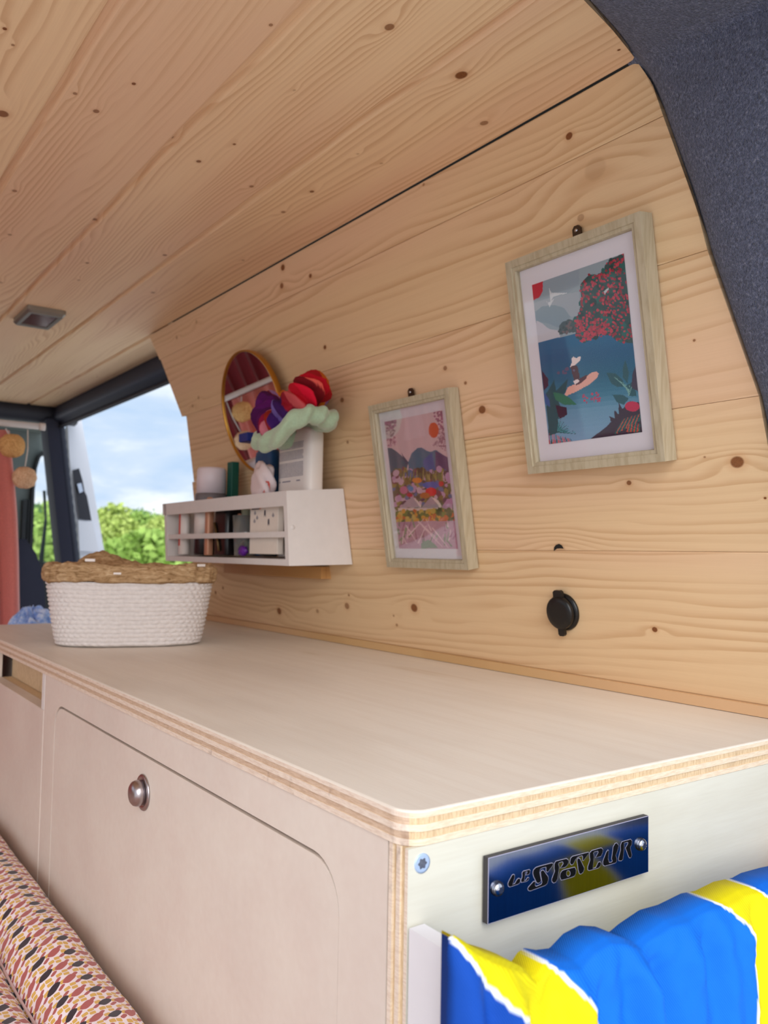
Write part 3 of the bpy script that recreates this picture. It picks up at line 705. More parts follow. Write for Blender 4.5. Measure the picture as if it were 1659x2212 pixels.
for k in range(46): 
    x = 360 + c2.rng.random() * 560; y = 1600 + c2.rng.random() * 220; c2.line(x, y, x + c2.rng.uniform(-60, 60), y - c2.rng.uniform(60, 130), 16, c2.rng.choice([(200,150,178), (104,122,92), (222,184,196), (160,96,130), (132,150,118)]))
for a in ((470,1700,620,1530), (600,1600,800,1810), (560,1560,760,1740), (700,1620,860,1820), (440,1600,540,1760), (560,1780,640,1600)): c2.line(a[0], a[1], a[2], a[3], 16, (226, 188, 200))
c2.poly([(590,1780),(660,1740),(720,1780),(760,1825),(590,1830)], (112, 134, 112))

picture('picture_frame', 'larger higher picture in pale wood frame showing a paddler on blue water', -.1625, .2760, .1400, .1835, .0098, .0145,
        (-.0475, .0480, -.0680, .0675), c1, (1247, 497))
picture('picture_frame', 'smaller lower picture in pale wood frame showing mountains, flowers and orange sun', -.3945, .1870, .1350, .1775, .0095, .0130,
        (-.0492, .0480, -.0690, .0690), c2, (888, 846))

# ------------------------------------------------------------------ 12V socket with rubber cap
sc_c = wallp((1220, 1321), .0)
def socket():
    root = empty('power_socket', sc_c, 'round black power socket with closed cap, right of the small picture', 'socket')
    c = sc_c
    lathe('flange', c, WN, [(.0001, 0), (.0165, 0), (.0168, .0015), (.0155, .0030), (.0001, .0030)], M['black'], root, 40)
    c2_ = c + WN * .003
    lathe('cap', c2_, WN, [(.0140, 0), (.0146, .001), (.0146, .0045), (.0136, .0056), (.0090, .0060), (.0001, .0060)], M['black'], root, 40)
    for s, wd, ln in ((1, .0050, .0200), (-1, .0035, .0205)):
        p = [c2_ + WN * .0012 + Vector((1, 0, 0)) * a + WV * b for a, b in ((-wd, s * .011), (wd, s * .011), (wd, s * (ln - .0015)), (wd * .6, s * ln), (-wd * .6, s * ln), (-wd, s * (ln - .0015)))]
        prism('hinge_tab' if s > 0 else 'pull_tab', p, WN * .0032, M['black'], root)
socket()

# ------------------------------------------------------------------ ceiling spot
def spot():
    c = Vector((-1.085, .0935, ZC)); root = empty('ceiling_light', c, 'small rectangular grey ceiling light with dark reddish lens', 'light')
    pr = []
    for (a, b, r, z) in ((.050, .028, .004, 0), (.050, .028, .004, -.006), (.046, .025, .004, -.010), (.037, .0195, .001, -.0095), (.037, .0195, .001, -.007)):
        pr.append([Vector((c.x + x, c.y + y, ZC + z)) for x, y in rrect(-a, a, -b, b, r, 4)])
    loft('housing', pr, plain('brushed_grey_metal', (150, 146, 138), .4, .6), root, False)
    box('lens', (c.x - .0368, c.y - .0193, ZC - .0085), (c.x + .0368, c.y + .0193, ZC - .0072), plain('dark_red_lens', (96, 58, 56), .15), root)
spot()

# ------------------------------------------------------------------ mirror
def mirror():
    km = .25; c = wallp((548, 890), .0125); n = Vector((0, -1, -km)).normalized()
    root = empty('round_mirror', c, 'round wall mirror with thin brass rim reflecting the red curtain', 'mirror')
    R = .083
    # tilt the disc in its own plane axis frame
    g = NT('mirror_glass'); gm = g.fin((.86, .86, .88, 1), .015, 1.0)
    lathe('glass', c, n, [(.0001, .003), (R - .002, .003), (R - .002, 0), (.0001, 0)], gm, root, 72, False)
    lathe('rim', c, n, [(R - .0026, .0032), (R - .0022, .0052), (R - .0004, .0054), (R, .0045), (R, -.002), (R - .002, -.003), (R - .004, -.003), (R - .004, -.0002)], M['gold'], root, 72, cap=False)
mirror()

# ------------------------------------------------------------------ shelf on the wall and the things on it
SX0, SX1 = -.925, -.5505
def shelf():
    root = empty('wall_shelf', ((SX0 + SX1) / 2, .29, .0955), 'white painted wooden rack shelf with open front rails on the wall below the mirror', 'shelf')
    ff, fb = (.2490, .0962), (wy(.099) - .001, .0985); tf, tb = (.2435, .1815), (wy(.1885) - .001, .1885)
    def sp(x0, x1, name='side_panel'):
        prism(name, [Vector((x0, ff[0], ff[1])), Vector((x0, fb[0], fb[1])), Vector((x0, tb[0], tb[1])), Vector((x0, tf[0], tf[1]))], (x1 - x0, 0, 0), M['white_wood'], root)
    sp(SX0, SX0 + .008); sp(SX1 - .008, SX1)
    a, b = SX0 + .0082, SX1 - .0082
    def yz(u, v):  # u 0 front..1 back, v 0 bottom..1 top
        f = (ff[0] + (tf[0] - ff[0]) * v, ff[1] + (tf[1] - ff[1]) * v); k = (fb[0] + (tb[0] - fb[0]) * v, fb[1] + (tb[1] - fb[1]) * v)
        return (f[0] + (k[0] - f[0]) * u, f[1] + (k[1] - f[1]) * u)
    def beam(name, u0, u1, v0, v1, x0=a, x1=b):
        P = [yz(u0, v0), yz(u1, v0), yz(u1, v1), yz(u0, v1)]
        prism(name, [Vector((x0, p[0], p[1])) for p in P], (x1 - x0, 0, 0), M['white_wood'], root)
    beam('bottom_board', 0.0, .99, 0.0, .085)
    beam('top_rail', 0.0, .09, .80, 1.0, SX0 - .006, b)
    beam('middle_rail', 0.02, .09, .38, .46)
    # plug in the side panel
    lathe('plug', Vector((SX1, .2530, .1400)), (1, 0, 0), [(.0001, .0004), (.0026, .0004), (.0028, 0)], M['white_wood'], root, 20)
    box('batten', (0, 0, 0), (.28, .015, .0150), pine('batten2', 77, [(.04, .008, .002, .8), (.12, .008, .002, .8)], light=(200, 150, 92), dark=(160, 104, 58), freq=60), root,
        mat=Matrix.Translation((-.884, wy(.0785) - .0152, .0795)))
    return yz
yz = shelf()
FLO = .1045
def z_at(y): return .1045 + (y - .25) * .02
# -- far group
def rounded_bottle(name, cx, cy, z0, w, d, h, shoulder, m, label, cat, n=28, p=4.0, taper=.0, lean=0.0):
    root = empty(name, (cx, cy, z0), label, cat); rings = []
    for f, s in ((0, .93), (.01, .98), (.03, 1), (1 - shoulder, 1 - taper), (1 - shoulder * .55, .93 - taper), (1 - shoulder * .25, .76 - taper), (1 - shoulder * .06, .52), (1, .40)):
        r = []
        for k in range(n):
            t = 2 * math.pi * k / n; ct, st = math.cos(t), math.sin(t)
            r.append(Vector((cx + math.copysign(abs(ct) ** (2 / p), ct) * w / 2 * s, cy + math.copysign(abs(st) ** (2 / p), st) * d / 2 * s + lean * f * h, z0 + f * h)))
        rings.append(r)
    loft('body', rings, m, root); return root
white_pl = plain('white_plastic', (232, 222, 216), .4, var=.02); pinkw = plain('pale_pinkish_white', (226, 206, 206), .5, var=.04)
grey_pl = plain('smoky_grey_plastic', (110, 104, 108), .35); dkblue = plain('deep_blue_plastic', (10, 70, 120), .35); green_d = plain('dark_green_card', (8, 84, 70), .5)
red_l = plain('coral_red_print', (206, 78, 66), .5); blk = plain('glossy_black', (14, 12, 16), .3); grn = plain('bright_green_plastic', (40, 170, 90), .3)
# big white lotion bottle with printed text
yb = .285
bt_ = rounded_bottle('lotion_bottle', -.592, yb, .1062, .078, .024, .156, .07, white_pl, 'tall white bottle with lines of small print, at the shelf\'s right end under the scrunchies', 'bottle', p=5)
# label text rows: short dark dashes, one mesh
def textrows():
    m = plain('grey_ink', (120, 118, 138), .6); rng = random.Random(3); vs, fs = [], []
    blocks = [(.243, .2365), (.2330, .222), (.2190, .2025)]; yq = yb - .0122
    for zt, zb in blocks:
        z = zt
        while z > zb:
            x = -.6230
            while x < -.5660:
                l = rng.uniform(.0015, .005); l = min(l, -.5650 - x); i = len(vs)
                vs += [(x, yq, z), (x + l, yq, z), (x + l, yq, z - .0007), (x, yq, z - .0007)]; fs.append((i, i + 1, i + 2, i + 3)); x += l + .0008
            z -= .0016
    for x, l in ((-.622, .003), (-.614, .020), (-.580, .009)):
        i = len(vs); vs += [(x, yq, .1975), (x + l, yq, .1975), (x + l, yq, .1962), (x, yq, .1962)]; fs.append((i, i + 1, i + 2, i + 3))
    mesh('printed_text', vs, fs, m, bt_)
textrows()
# blue bottle behind
b2 = rounded_bottle('blue_bottle', -.6790, .286, .1062, .046, .018, .140, .08, dkblue, 'deep blue bottle standing behind the green scrunchie beside the white bottle', 'bottle', p=4)
o = box('tilted_cap', (-.716, .270, .2570), (-.690, .288, .2690), plain('royal_blue_cap', (24, 44, 130), .4), b2, .002, mat=Matrix.Translation((-.017, 0, .0)))
# crumpled pinkish packet
def blob(name, c, rx, ry, rz, m, parent=None, amp=.15, fr=5, seed=1, nu=28, nv=18, sub=False, pw=1.0):
    rings = []
    for i in range(nv + 1):
        ph = -math.pi / 2 + math.pi * i / nv; r = []
        for k in range(nu):
            t = 2 * math.pi * k / nu; s = 1 + amp * vnoise(fr * math.cos(t) + seed, fr * math.sin(t) + fr * ph, seed)
            cp = max(math.cos(ph), 1e-3) ** pw
            r.append(Vector((c[0] + rx * cp * math.cos(t) * s, c[1] + ry * cp * math.sin(t) * s, c[2] + rz * math.sin(ph) * s)))
        rings.append(r)
    return loft(name, rings, m, parent)
o = blob('tissue_packet', (-.6440, .262, .1975), .023, .0105, .022, pinkw, None, .28, 2.4, 2, pw=.6); tag(o, 'crumpled pinkish white packet sticking out above the shelf\'s top rail', 'packet')
box('red_flap', (-.6285, .2545, .184), (-.6255, .262, .198), red_l, o)
# card pack showing through the rails
pk = empty('card_pack', (-.628, .262, .1062), 'cream card pack with dark drawn motifs behind the rails at the shelf\'s right end', 'packet')
box('card', (-.665, .2560, .1090), (-.592, .2640, .1680), plain('cream_card', (232, 220, 208), .6, var=.04, vs=150), pk, .001)
inkm = plain('dark_ink', (44, 44, 66), .6); gri = plain('grey_ink_b', (150, 146, 152), .6); org = plain('orange_ink', (214, 120, 80), .6)
def inkp(pts, m): prism('printed_mark', [Vector((a, .2558, b)) for a, b in pts], (0, -.0001, 0), m, pk)
for a, b, h in ((-.625, .1585, .0045), (-.615, .1475, .0045)): inkp([(a - .0020, b - h), (a, b - h * .3), (a + .0022, b - h), (a + .0016, b + h * .8), (a, b + h), (a - .0016, b + h * .6)], inkm)
for k in range(6): inkp([(-.660 + k * .0042, .1665), (-.657 + k * .0042, .1668), (-.657 + k * .0042, .1640), (-.660 + k * .0042, .1636)], inkm if k < 5 else org)
for a, b in ((-.651, .159), (-.645, .153), (-.652, .149), (-.604, .155)): inkp([(a - .003, b), (a, b + .004), (a + .003, b), (a, b - .002)], gri)
for k in range(3): inkp([(-.650 + k * .006, .1325), (-.646 + k * .006, .1330), (-.646 + k * .006, .1290), (-.650 + k * .006, .1285)], gri)
# clear cup with small things
def clear():
    t = NT('clear_plastic'); t.b.inputs['Transmission Weight'].default_value = .9; return t.fin((.85, .88, .85, 1), .1)
clm = clear()
cup = empty('clear_cup', (-.700, .268, .1062), 'clear plastic cup between the black tin and the card pack on the shelf', 'cup')
lathe('wall', (-.700, .268, .1062), (0, 0, 1), [(.014, 0), (.0175, .052), (.0168, .052), (.0134, .001), (.0001, .001)], clm, cup, 32)
o = tube('razor', [(-.7045, .2665, .109), (-.713, .2655, .135), (-.719, .265, .150), (-.712, .265, .158), (-.705, .265, .153)], [.0026, .0028, .003, .0036, .004], plain('pale_pink_plastic', (226, 172, 160), .4)); tag(o, 'pale pink razor handle leaning in the clear cup', 'razor')
o = tube('toothbrush', [(-.698, .271, .109), (-.703, .271, .14), (-.706, .271, .166)], [.0030, .005, .0065], plain('sage_green_plastic', (168, 180, 158), .4)); tag(o, 'sage green brush standing in the clear cup', 'brush')
o = blob('hair_clip', (-.686, .258 , .1125), .010, .0045, .0062, plain('purple_plastic', (96, 24, 140), .35), None, .2, 3, 4); tag(o, 'purple clip lying at the foot of the clear cup', 'clip')
o = blob('black_pouch', (-.640, .268, .1085 + .0012), .020, .006, .0034, blk, None, .1, 3, 5, pw=.5); tag(o, 'small black pouch lying under the card pack on the shelf', 'pouch')
# white cylinder on smoky base
cy = empty('cream_jar', (-.826, .275, .1062), 'jar with tall white lid above a smoky grey body, near the left end of shelf', 'jar')
lathe('body', (-.826, .275, .1062), (0, 0, 1), [(.001, 0), (.0215, 0), (.0225, .003), (.0225, .028), (.0225, .0285)], blk, cy, 36)
lathe('label', (-.826, .275, .1347), (0, 0, 1), [(.0225, 0), (.0226, .036), (.001, .036)], white_pl, cy, 36)
lathe('collar', (-.826, .275, .1709), (0, 0, 1), [(.001, 0), (.0226, 0), (.0226, .0200), (.021, .0225), (.001, .0225)], grey_pl, cy, 36)
lathe('lid', (-.826, .275, .1935), (0, 0, 1), [(.001, 0), (.0212, 0), (.0205, .033), (.0185, .0365), (.001, .037)], plain('translucent_white_lid', (228, 214, 220), .35, var=.02), cy, 36)
# green box
gb = box('green_box', (-.812, .292, .1064), (-.796, .303, .2385), green_d, None, .0006, 1); tag(gb, 'tall dark green box standing at the back of the shelf beside the jar', 'box')
# dark bottle in front of the green box
o = rounded_bottle('dark_tin', -.756, .270, .1060, .040, .026, .066, .12, blk, 'squat black tin between jar and clear cup on the shelf', 'tin', p=6)
tube('bronze_clip', [(-.770, .2555, .150), (-.758, .2552, .128), (-.752, .2550, .112)], .0018, plain('bronze', (110, 84, 52), .4, .6), o)
o = rounded_bottle('copper_stick', -.792, .258, .1060, .012, .010, .080, .1, plain('copper_pink', (196, 140, 110), .35, .2), 'slim copper coloured stick between the jar and green box', 'stick')
# tube with red print
tb = empty('cosmetic_tube', (-.888, .262, .1060), 'small white tube with coral red print at the shelf\'s far left end', 'tube')
loft('tube_body', [[Vector((-.888 + a * .0115 * s, .262 + b * .008 * s, z)) for a, b in [(math.cos(t), math.sin(t)) for t in [k * math.pi / 10 for k in range(20)]]] for z, s in ((.1062, .85), (.1075, 1), (.166, 1), (.1675, .9))], white_pl, tb)
loft('printed_band', [[Vector((-.888 + a * .0085, .262 + b * .0083, z)) for a, b in [(math.cos(t), math.sin(t)) for t in [math.pi + k * math.pi / 10 for k in range(11)]]] for z in (.119, .1655)], red_l, tb, True, close=False)
gl = empty('green_lighter', (-.872, .285, .1060), 'small bright green capped bottle peeping over the rail at the left end', 'bottle')
lathe('body', (-.872, .285, .1060), (0, 0, 1), [(.001, 0), (.0085, 0), (.009, .002), (.009, .066), (.001, .068)], plain('dark_teal_plastic', (22, 70, 66), .4), gl, 24)
lathe('cap', (-.872, .285, .1742), (0, 0, 1), [(.008, 0), (.0085, .004), (.007, .013), (.003, .016), (.001, .0165)], grn, gl, 24)
ws = empty('white_stick', (-.898, .300, .1062), 'narrow white stick bottle, leftmost tall item on the shelf', 'bottle')
lathe('body', (-.898, .300, .1062), (0, 0, 1), [(.001, 0), (.0095, 0), (.010, .003), (.010, .085), (.001, .087)], white_pl, ws, 24)
lathe('cap', (-.898, .300, .1934), (0, 0, 1), [(.0075, 0), (.008, .004), (.0076, .026), (.005, .029), (.001, .0292)], white_pl, ws, 24)
cw = blob('cotton_wad', (-.615 - .02, .2580 + .006, .1755), .018, .006, .006, white_pl, None, .2, 3, 7); tag(cw, 'small white wad just behind the top rail beside the white bottle', 'cotton')

# scrunchies: ruffled tori
def scrunchie(name, c, R, r, nrm, m, label, colf=None, ruff=.34, nr=17, ell=1.0, bend=0.0, seed=1, nu=220, nv=30, amp2=.12):
    d = Vector(nrm).normalized(); u = Vector((1, 0, 0)); u = (u - d * u.dot(d)).normalized(); v = d.cross(u); c = Vector(c)
    vs, cols = [], []
    for i in range(nu):
        t = 2 * math.pi * i / nu; cu = u * math.cos(t) * ell + v * math.sin(t)
        for k in range(nv):
            s = 2 * math.pi * k / nv
            rr = r * (1 + ruff * math.sin(nr * t + 2.1 * math.sin(s + seed) + 1.3 * math.sin(3 * t)) * (.5 + .5 * math.cos(s)) + amp2 * vnoise(5 * t, 2 * s, seed))
            P = c + cu * (R + rr * math.cos(s)) + d * (rr * math.sin(s) * 1.05) + d * (bend * math.cos(2 * t) + .004 * math.sin(3 * t + seed))
            vs.append(P)
            if colf: cols.append(colf(t, s))
    fs = [(i * nv + k, i * nv + (k + 1) % nv, ((i + 1) % nu) * nv + (k + 1) % nv, ((i + 1) % nu) * nv + k) for i in range(nu) for k in range(nv)]
    o = mesh(name, vs, fs, m, None, True)
    if colf:
        at = o.data.color_attributes.new('Col', 'FLOAT_COLOR', 'POINT'); at.data.foreach_set('color', np.array([lin(cc) for cc in cols]).ravel())
    tag(o, label, 'scrunchie'); return o
def velvet(name, c):
    t = NT(name); n = t.noise(t.obj(), 420, 3); m = t.fin(t.mix(n, lin(tuple(int(v * .86) for v in c)), lin(c)), .85, 0, .2); t.b.inputs['Sheen Weight'].default_value = .5; t.bump(n, .3, .0005); return m
scrunchie('green_scrunchie', tuple(yp((636, 930), .256)), .034, .0100, (-.16, -.28, 1), velvet('sage_velvet', (182, 204, 172)), 'sage green velvet scrunchie drawn over the white bottle\'s neck', ruff=.22, nr=11, ell=1.55, bend=.003, seed=3)
bands = [(170, 20, 30), (196, 96, 24), (212, 118, 30), (150, 120, 184), (170, 130, 180), (80, 6, 44), (64, 4, 34), (92, 8, 48), (206, 104, 26), (216, 124, 30), (160, 120, 184), (120, 10, 40), (70, 6, 60), (84, 10, 88), (96, 14, 104), (90, 12, 96), (76, 8, 78), (84, 10, 84),
         (92, 10, 70), (150, 20, 60), (206, 120, 136), (150, 34, 20), (60, 20, 96), (120, 100, 180), (54, 16, 84), (150, 20, 40), (196, 80, 84), (190, 8, 36), (218, 12, 50), (120, 6, 20), (228, 92, 80), (196, 8, 36), (176, 8, 34)]
def ethnic(t, s):
    f = (t / (2 * math.pi) - .13 + .022 * math.sin(s * 1 + 1)) % 1.0
    return bands[int(f * len(bands)) % len(bands)]
scrunchie('patterned_scrunchie', tuple(yp((629, 877), .252)), .0270, .0155, (-.14, -.80, 1), attr_mat('woven_stripes', .8, bumpscale=500, bs=.4), 'purple, red and orange woven scrunchie, topmost on the white bottle', ethnic, ruff=.27, nr=16, ell=1.45, bend=.008, amp2=.2, seed=5, nu=320)

# ------------------------------------------------------------------ basket
def basket():
    c = Vector((-.712, .124, 0)); SB = .925; ax = Vector((.30, .954, 0)).normalized(); bx = Vector((ax.y, -ax.x, 0))
    root = empty('rope_basket', c, 'oval white rope basket with folded tan rim standing on the worktop', 'basket')
    def sup(t, a, b, p=2.9): ct, st = math.cos(t), math.sin(t); return math.copysign(abs(ct) ** (2 / p), ct) * a, math.copysign(abs(st) ** (2 / p), st) * b
    nu, rows, per = 300, 15, 5; vs = []; H = .080 * SB
    for j in range(rows * per + 1):
        f = j / (rows * per); z = .0008 + H * f; g = f * rows; coil = abs(math.sin(math.pi * g)) ** .6
        a = (.087 + .0145 * f ** .8) * SB; b = (.056 + .011 * f ** .8) * SB; rb = .9 if f < .02 else 1
        for i in range(nu):
            t = 2 * math.pi * i / nu; x, y = sup(t, a, b)
            row = int(min(g, rows - 1e-6)); st = math.sin(i * 2 * math.pi / 6.0 + (g - row) * 2.6 * (1 if row % 2 else -1))
            d = (coil * .0016 + .0007 * st * coil) ; s = 1 - .05 * max(0, 1 - f / .05) ** 2; nv = Vector((x, y, 0)).normalized()
            vs.append(c + ax * (x * s + nv.x * d) + bx * (y * s + nv.y * d) + Vector((0, 0, z + .0008 * vnoise(3 * t, f * 3, 2))))
    n = nu; R = rows * per
    fs = [(j * n + i, j * n + (i + 1) % n, (j + 1) * n + (i + 1) % n, (j + 1) * n + i) for j in range(R) for i in range(n)] + [tuple(range(n))[::-1]]
    t = NT('white_rope'); nz = t.noise(t.obj(), 260, 3); m = t.fin(t.mix(nz, lin((206, 196, 192)), lin((238, 230, 226))), .9, 0, .15)
    mesh('body', vs, fs, m, root, True)
    # tan turned-down rim, wrinkled, with an inner lining that rises at the back
    t = NT('tan_paper_rope'); P = t.obj(); nz = t.noise(t.vmul(P, (60, 60, 220)), 1.3, 4, .65, 1.0)
    m2 = t.fin(t.ramp(nz, [(.30, lin((128, 96, 62))), (.48, lin((176, 142, 104))), (.62, lin((198, 166, 128))), (.80, lin((222, 200, 168)))]), .85, 0, .15); t.bump(nz, .8, .0016)
    prof = [(.0012, .0745), (.0028, .0738), (.0044, .077), (.0048, .083), (.0046, .089), (.0034, .0935), (.0, .0955), (-.004, .0945), (-.006, .090), (-.007, .078)]
    vs = []; nu = 240
    for k, (d, z) in enumerate(prof):
        for i in range(nu):
            t_ = 2 * math.pi * i / nu; x, y = sup(t_, .1015 * SB, .067 * SB); nv = Vector((x, y, 0)).normalized()
            back = max(0.0, -math.copysign(1, y) * 0 + (1 if False else 0))
            wr = .0022 * vnoise(9 * t_, z * 60, 4) + .0012 * vnoise(21 * t_, z * 140, 9)
            zz_ = z + (.0030 * vnoise(3.2 * t_, 1, 6) + .0016 * vnoise(11 * t_, 2, 3)) * (1 if k > 2 else .6)
            dd = d + wr * (1 if 1 < k < 8 else .4)
            vs.append(c + ax * (x + nv.x * dd) + bx * (y + nv.y * dd) + Vector((0, 0, zz_)))
    fs = [(k * nu + i, k * nu + (i + 1) % nu, (k + 1) * nu + (i + 1) % nu, (k + 1) * nu + i) for k in range(len(prof) - 1) for i in range(nu)]
    mesh('rim_cuff', vs, fs, m2, root, True)
    # gathered cloth/paper heap inside, higher towards the back
    vs = []; nu, nv = 90, 24
    for j in range(nv + 1):
        q = j / nv
        for i in range(nu):
            t_ = 2 * math.pi * i / nu; x, y = sup(t_, .095 * q * SB, .060 * q * SB)
            hump = .013 * math.exp(-((x + .040) / .026) ** 4 - ((y + .030) / .035) ** 2) + .008 * math.exp(-((x + .005) / .045) ** 2 - ((y + .035) / .03) ** 2)
            z = .0905 - .012 * q ** 4 + hump + .0035 * vnoise(x * 90, y * 90, 2) + .002 * vnoise(x * 190, y * 190, 5)
            vs.append(c + ax * x + bx * y + Vector((0, 0, z)))
    fs = [(j * nu + i, j * nu + (i + 1) % nu, (j + 1) * nu + (i + 1) % nu, (j + 1) * nu + i) for j in range(nv) for i in range(nu)]
    mesh('lining', vs, fs, m2, root, True)
    for q, w_, h_ in (((197, 1213), .0105, .003), ((434, 1224), .010, .003), ((252, 1241), .008, .0022)):
        d = ray(q); # tag lies on the cuff: intersect with the cuff's front line
        best = None
        for i in range(240):
            t_ = 2 * math.pi * i / 240; x, y = sup(t_, .1065 * SB, .072 * SB); P = c + ax * x + bx * y; s = (P.xy - CAM.xy).length / Vector((d.x, d.y)).length; R3 = CAM + d * s
            e = (R3.xy - P.xy).length
            if (best is None or e < best[0]) and (P - CAM).dot(F_) < (c - CAM).dot(F_): best = (e, Vector((P.x, P.y, R3.z)), t_)
        P = best[1]; tn = (ax * -math.sin(best[2]) * 1.7 + bx * math.cos(best[2])).normalized(); nn = (P - c); nn.z = 0; nn.normalize()
        prism('tag', [P - tn * w_ / 2, P + tn * w_ / 2, P + tn * w_ / 2 + Vector((0, 0, h_)), P - tn * w_ / 2 + Vector((0, 0, h_))], nn * .001, white_pl, root)
basket()

# ------------------------------------------------------------------ patterned seat cushion
def cushion():
    t = NT('patterned_cotton'); a = t.n('ShaderNodeUVMap'); sp = t.n('ShaderNodeSeparateXYZ'); t.l(a.outputs[0], sp.inputs[0]); Uc, Vc = sp.outputs[0], sp.outputs[1]
    PU, PV = .0210, .0232
    def motif(u0, v0, rp, rq, p=2.0, pu=PU):
        u = t.math('DIVIDE', t.math('SUBTRACT', Uc, u0), pu); u = t.math('SUBTRACT', t.math('FRACT', t.math('ADD', u, .5)), .5); u = t.math('MULTIPLY', u, pu)
        v = t.math('DIVIDE', t.math('SUBTRACT', Vc, v0), PV); v = t.math('SUBTRACT', t.math('FRACT', t.math('ADD', v, .5)), .5); v = t.math('MULTIPLY', v, PV)
        a1 = t.math('MULTIPLY', t.math('ADD', u, v), .707 / rp); b1 = t.math('MULTIPLY', t.math('SUBTRACT', u, v), .707 / rq)
        d = t.math('ADD', t.math('POWER', t.math('ABSOLUTE', a1), p), t.math('POWER', t.math('ABSOLUTE', b1), p))
        return t.math('LESS_THAN', d, 1.0)
    c = lin((236, 220, 226)); red, yel, drk = lin((172, 86, 82)), lin((214, 168, 80)), lin((46, 26, 38))
    def put(c, m, k): return t.mix(m, c, k)
    H2 = PU / 2
    for v0, u0 in ((PV * .25, .0), (PV * .25, H2), (PV * .75, .0), (PV * .75, H2)):
        c = put(c, motif(u0 + .0040, v0 + .0012, .0030, .0015, 3.0), red)
        c = put(c, motif(u0 - .0012, v0 - .0012, .0028, .0026, 1.2), yel)
    for v0, u0 in ((0, H2 - .0020), (0, H2 + .0030), (PV * .5, H2 * .8 - .002), (PV * .5, H2 * .8 + .003)):
        c = put(c, motif(u0, v0, .0027, .0024, 1.2), yel)
    c = put(c, motif(PU * .90, PV * .5, .0058, .0031, 3.0), red)
    c = put(c, motif(0, 0, .0060, .0031, 3.0), drk)
    wv = t.noise(t.obj(), 1800, 2); t.bump(wv, .25, .0003)
    m = t.fin(c, .85, 0, .15); t.b.inputs['Sheen Weight'].default_value = .2
    # cross-section (y, z): roll against the cabinet, crease, second bulge
    S = [(-.0012, -.36), (-.0012, -.30), (-.0016, -.262), (-.0022, -.240), (-.0040, -.222), (-.0080, -.2085), (-.0150, -.1985), (-.0240, -.1930), (-.0350, -.1905), (-.0460, -.1915), (-.0560, -.1955), (-.0630, -.2020), (-.0665, -.2090), (-.0685, -.2115),
         (-.0705, -.2085), (-.0750, -.2030), (-.0840, -.1980), (-.1000, -.1950), (-.1300, -.1930), (-.17, -.192), (-.22, -.193), (-.30, -.195), (-.38, -.198), (-.42, -.21), (-.435, -.24), (-.437, -.36)]
    # densify
    pts = []
    for i in range(len(S) - 1):
        for k in range(3):
            f = k / 3; pts.append((S[i][0] + (S[i + 1][0] - S[i][0]) * f, S[i][1] + (S[i + 1][1] - S[i][1]) * f))
    pts.append(S[-1]); L = [0]
    for i in range(1, len(pts)): L.append(L[-1] + math.dist(pts[i], pts[i - 1]))
    xs = np.arange(-.98, .02, .006); vs = []; uv = []
    off0 = None
    for j, x in enumerate(xs):
        for i, (y, z) in enumerate(pts):
            top = max(0, min(1, (z + .25) / .04)); w_ = .0022 * vnoise(x * 26, y * 40, 1) + .0009 * vnoise(x * 80, y * 90, 4)
            yy_ = y + (.0015 * math.sin(x * 20) * (1 if -.08 < y < -.055 else 0)) - (.0006 if y > -.02 else 0) * 0
            if y > -.012: w_ *= .3
            vs.append(Vector((x, yy_, z + w_ * top)));
            uv.append((x + .3515 + .0022 * vnoise(x * 15, y * 30, 7), L[i] - .1))
    n = len(pts); fs = [(j * n + i, (j + 1) * n + i, (j + 1) * n + i + 1, j * n + i + 1) for j in range(len(xs) - 1) for i in range(n - 1)]
    # align a dark row with y=-.0325 on the roll
    iv = min(range(n), key=lambda i: abs(pts[i][0] + .0325) + (0 if pts[i][1] > -.21 else 9)); sh = L[iv] - .1
    root = empty('seat_cushion', (-.48, -.22, -.40), 'seat cushion in pink cotton with red, mustard and dark motifs beside the cabinet', 'cushion')
    # close the underside
    base = len(vs)
    o = mesh('cover', vs, fs + [tuple(j * n for j in range(len(xs))) + tuple(j * n + n - 1 for j in reversed(range(len(xs))))], m, root, True)
    ul = o.data.uv_layers.new(name='UVMap')
    for lp in o.data.loops:
        a_ = uv[lp.vertex_index]; ul.data[lp.index].uv = (a_[0], a_[1] - sh)
    tube('piping', [(x, -.0678 + .0015 * math.sin(x * 20), -.2098) for x in np.arange(-.97, .01, .02)], .0011, plain('pink_piping', (206, 176, 176), .8), root, 6)
cushion()
bench = box('bench', (-1.0, -.436, CAB_B), (.03, -.0016, -.3615), M['birch_face']); tag(bench, 'low cream plywood bench box carrying the patterned cushion', 'bench')

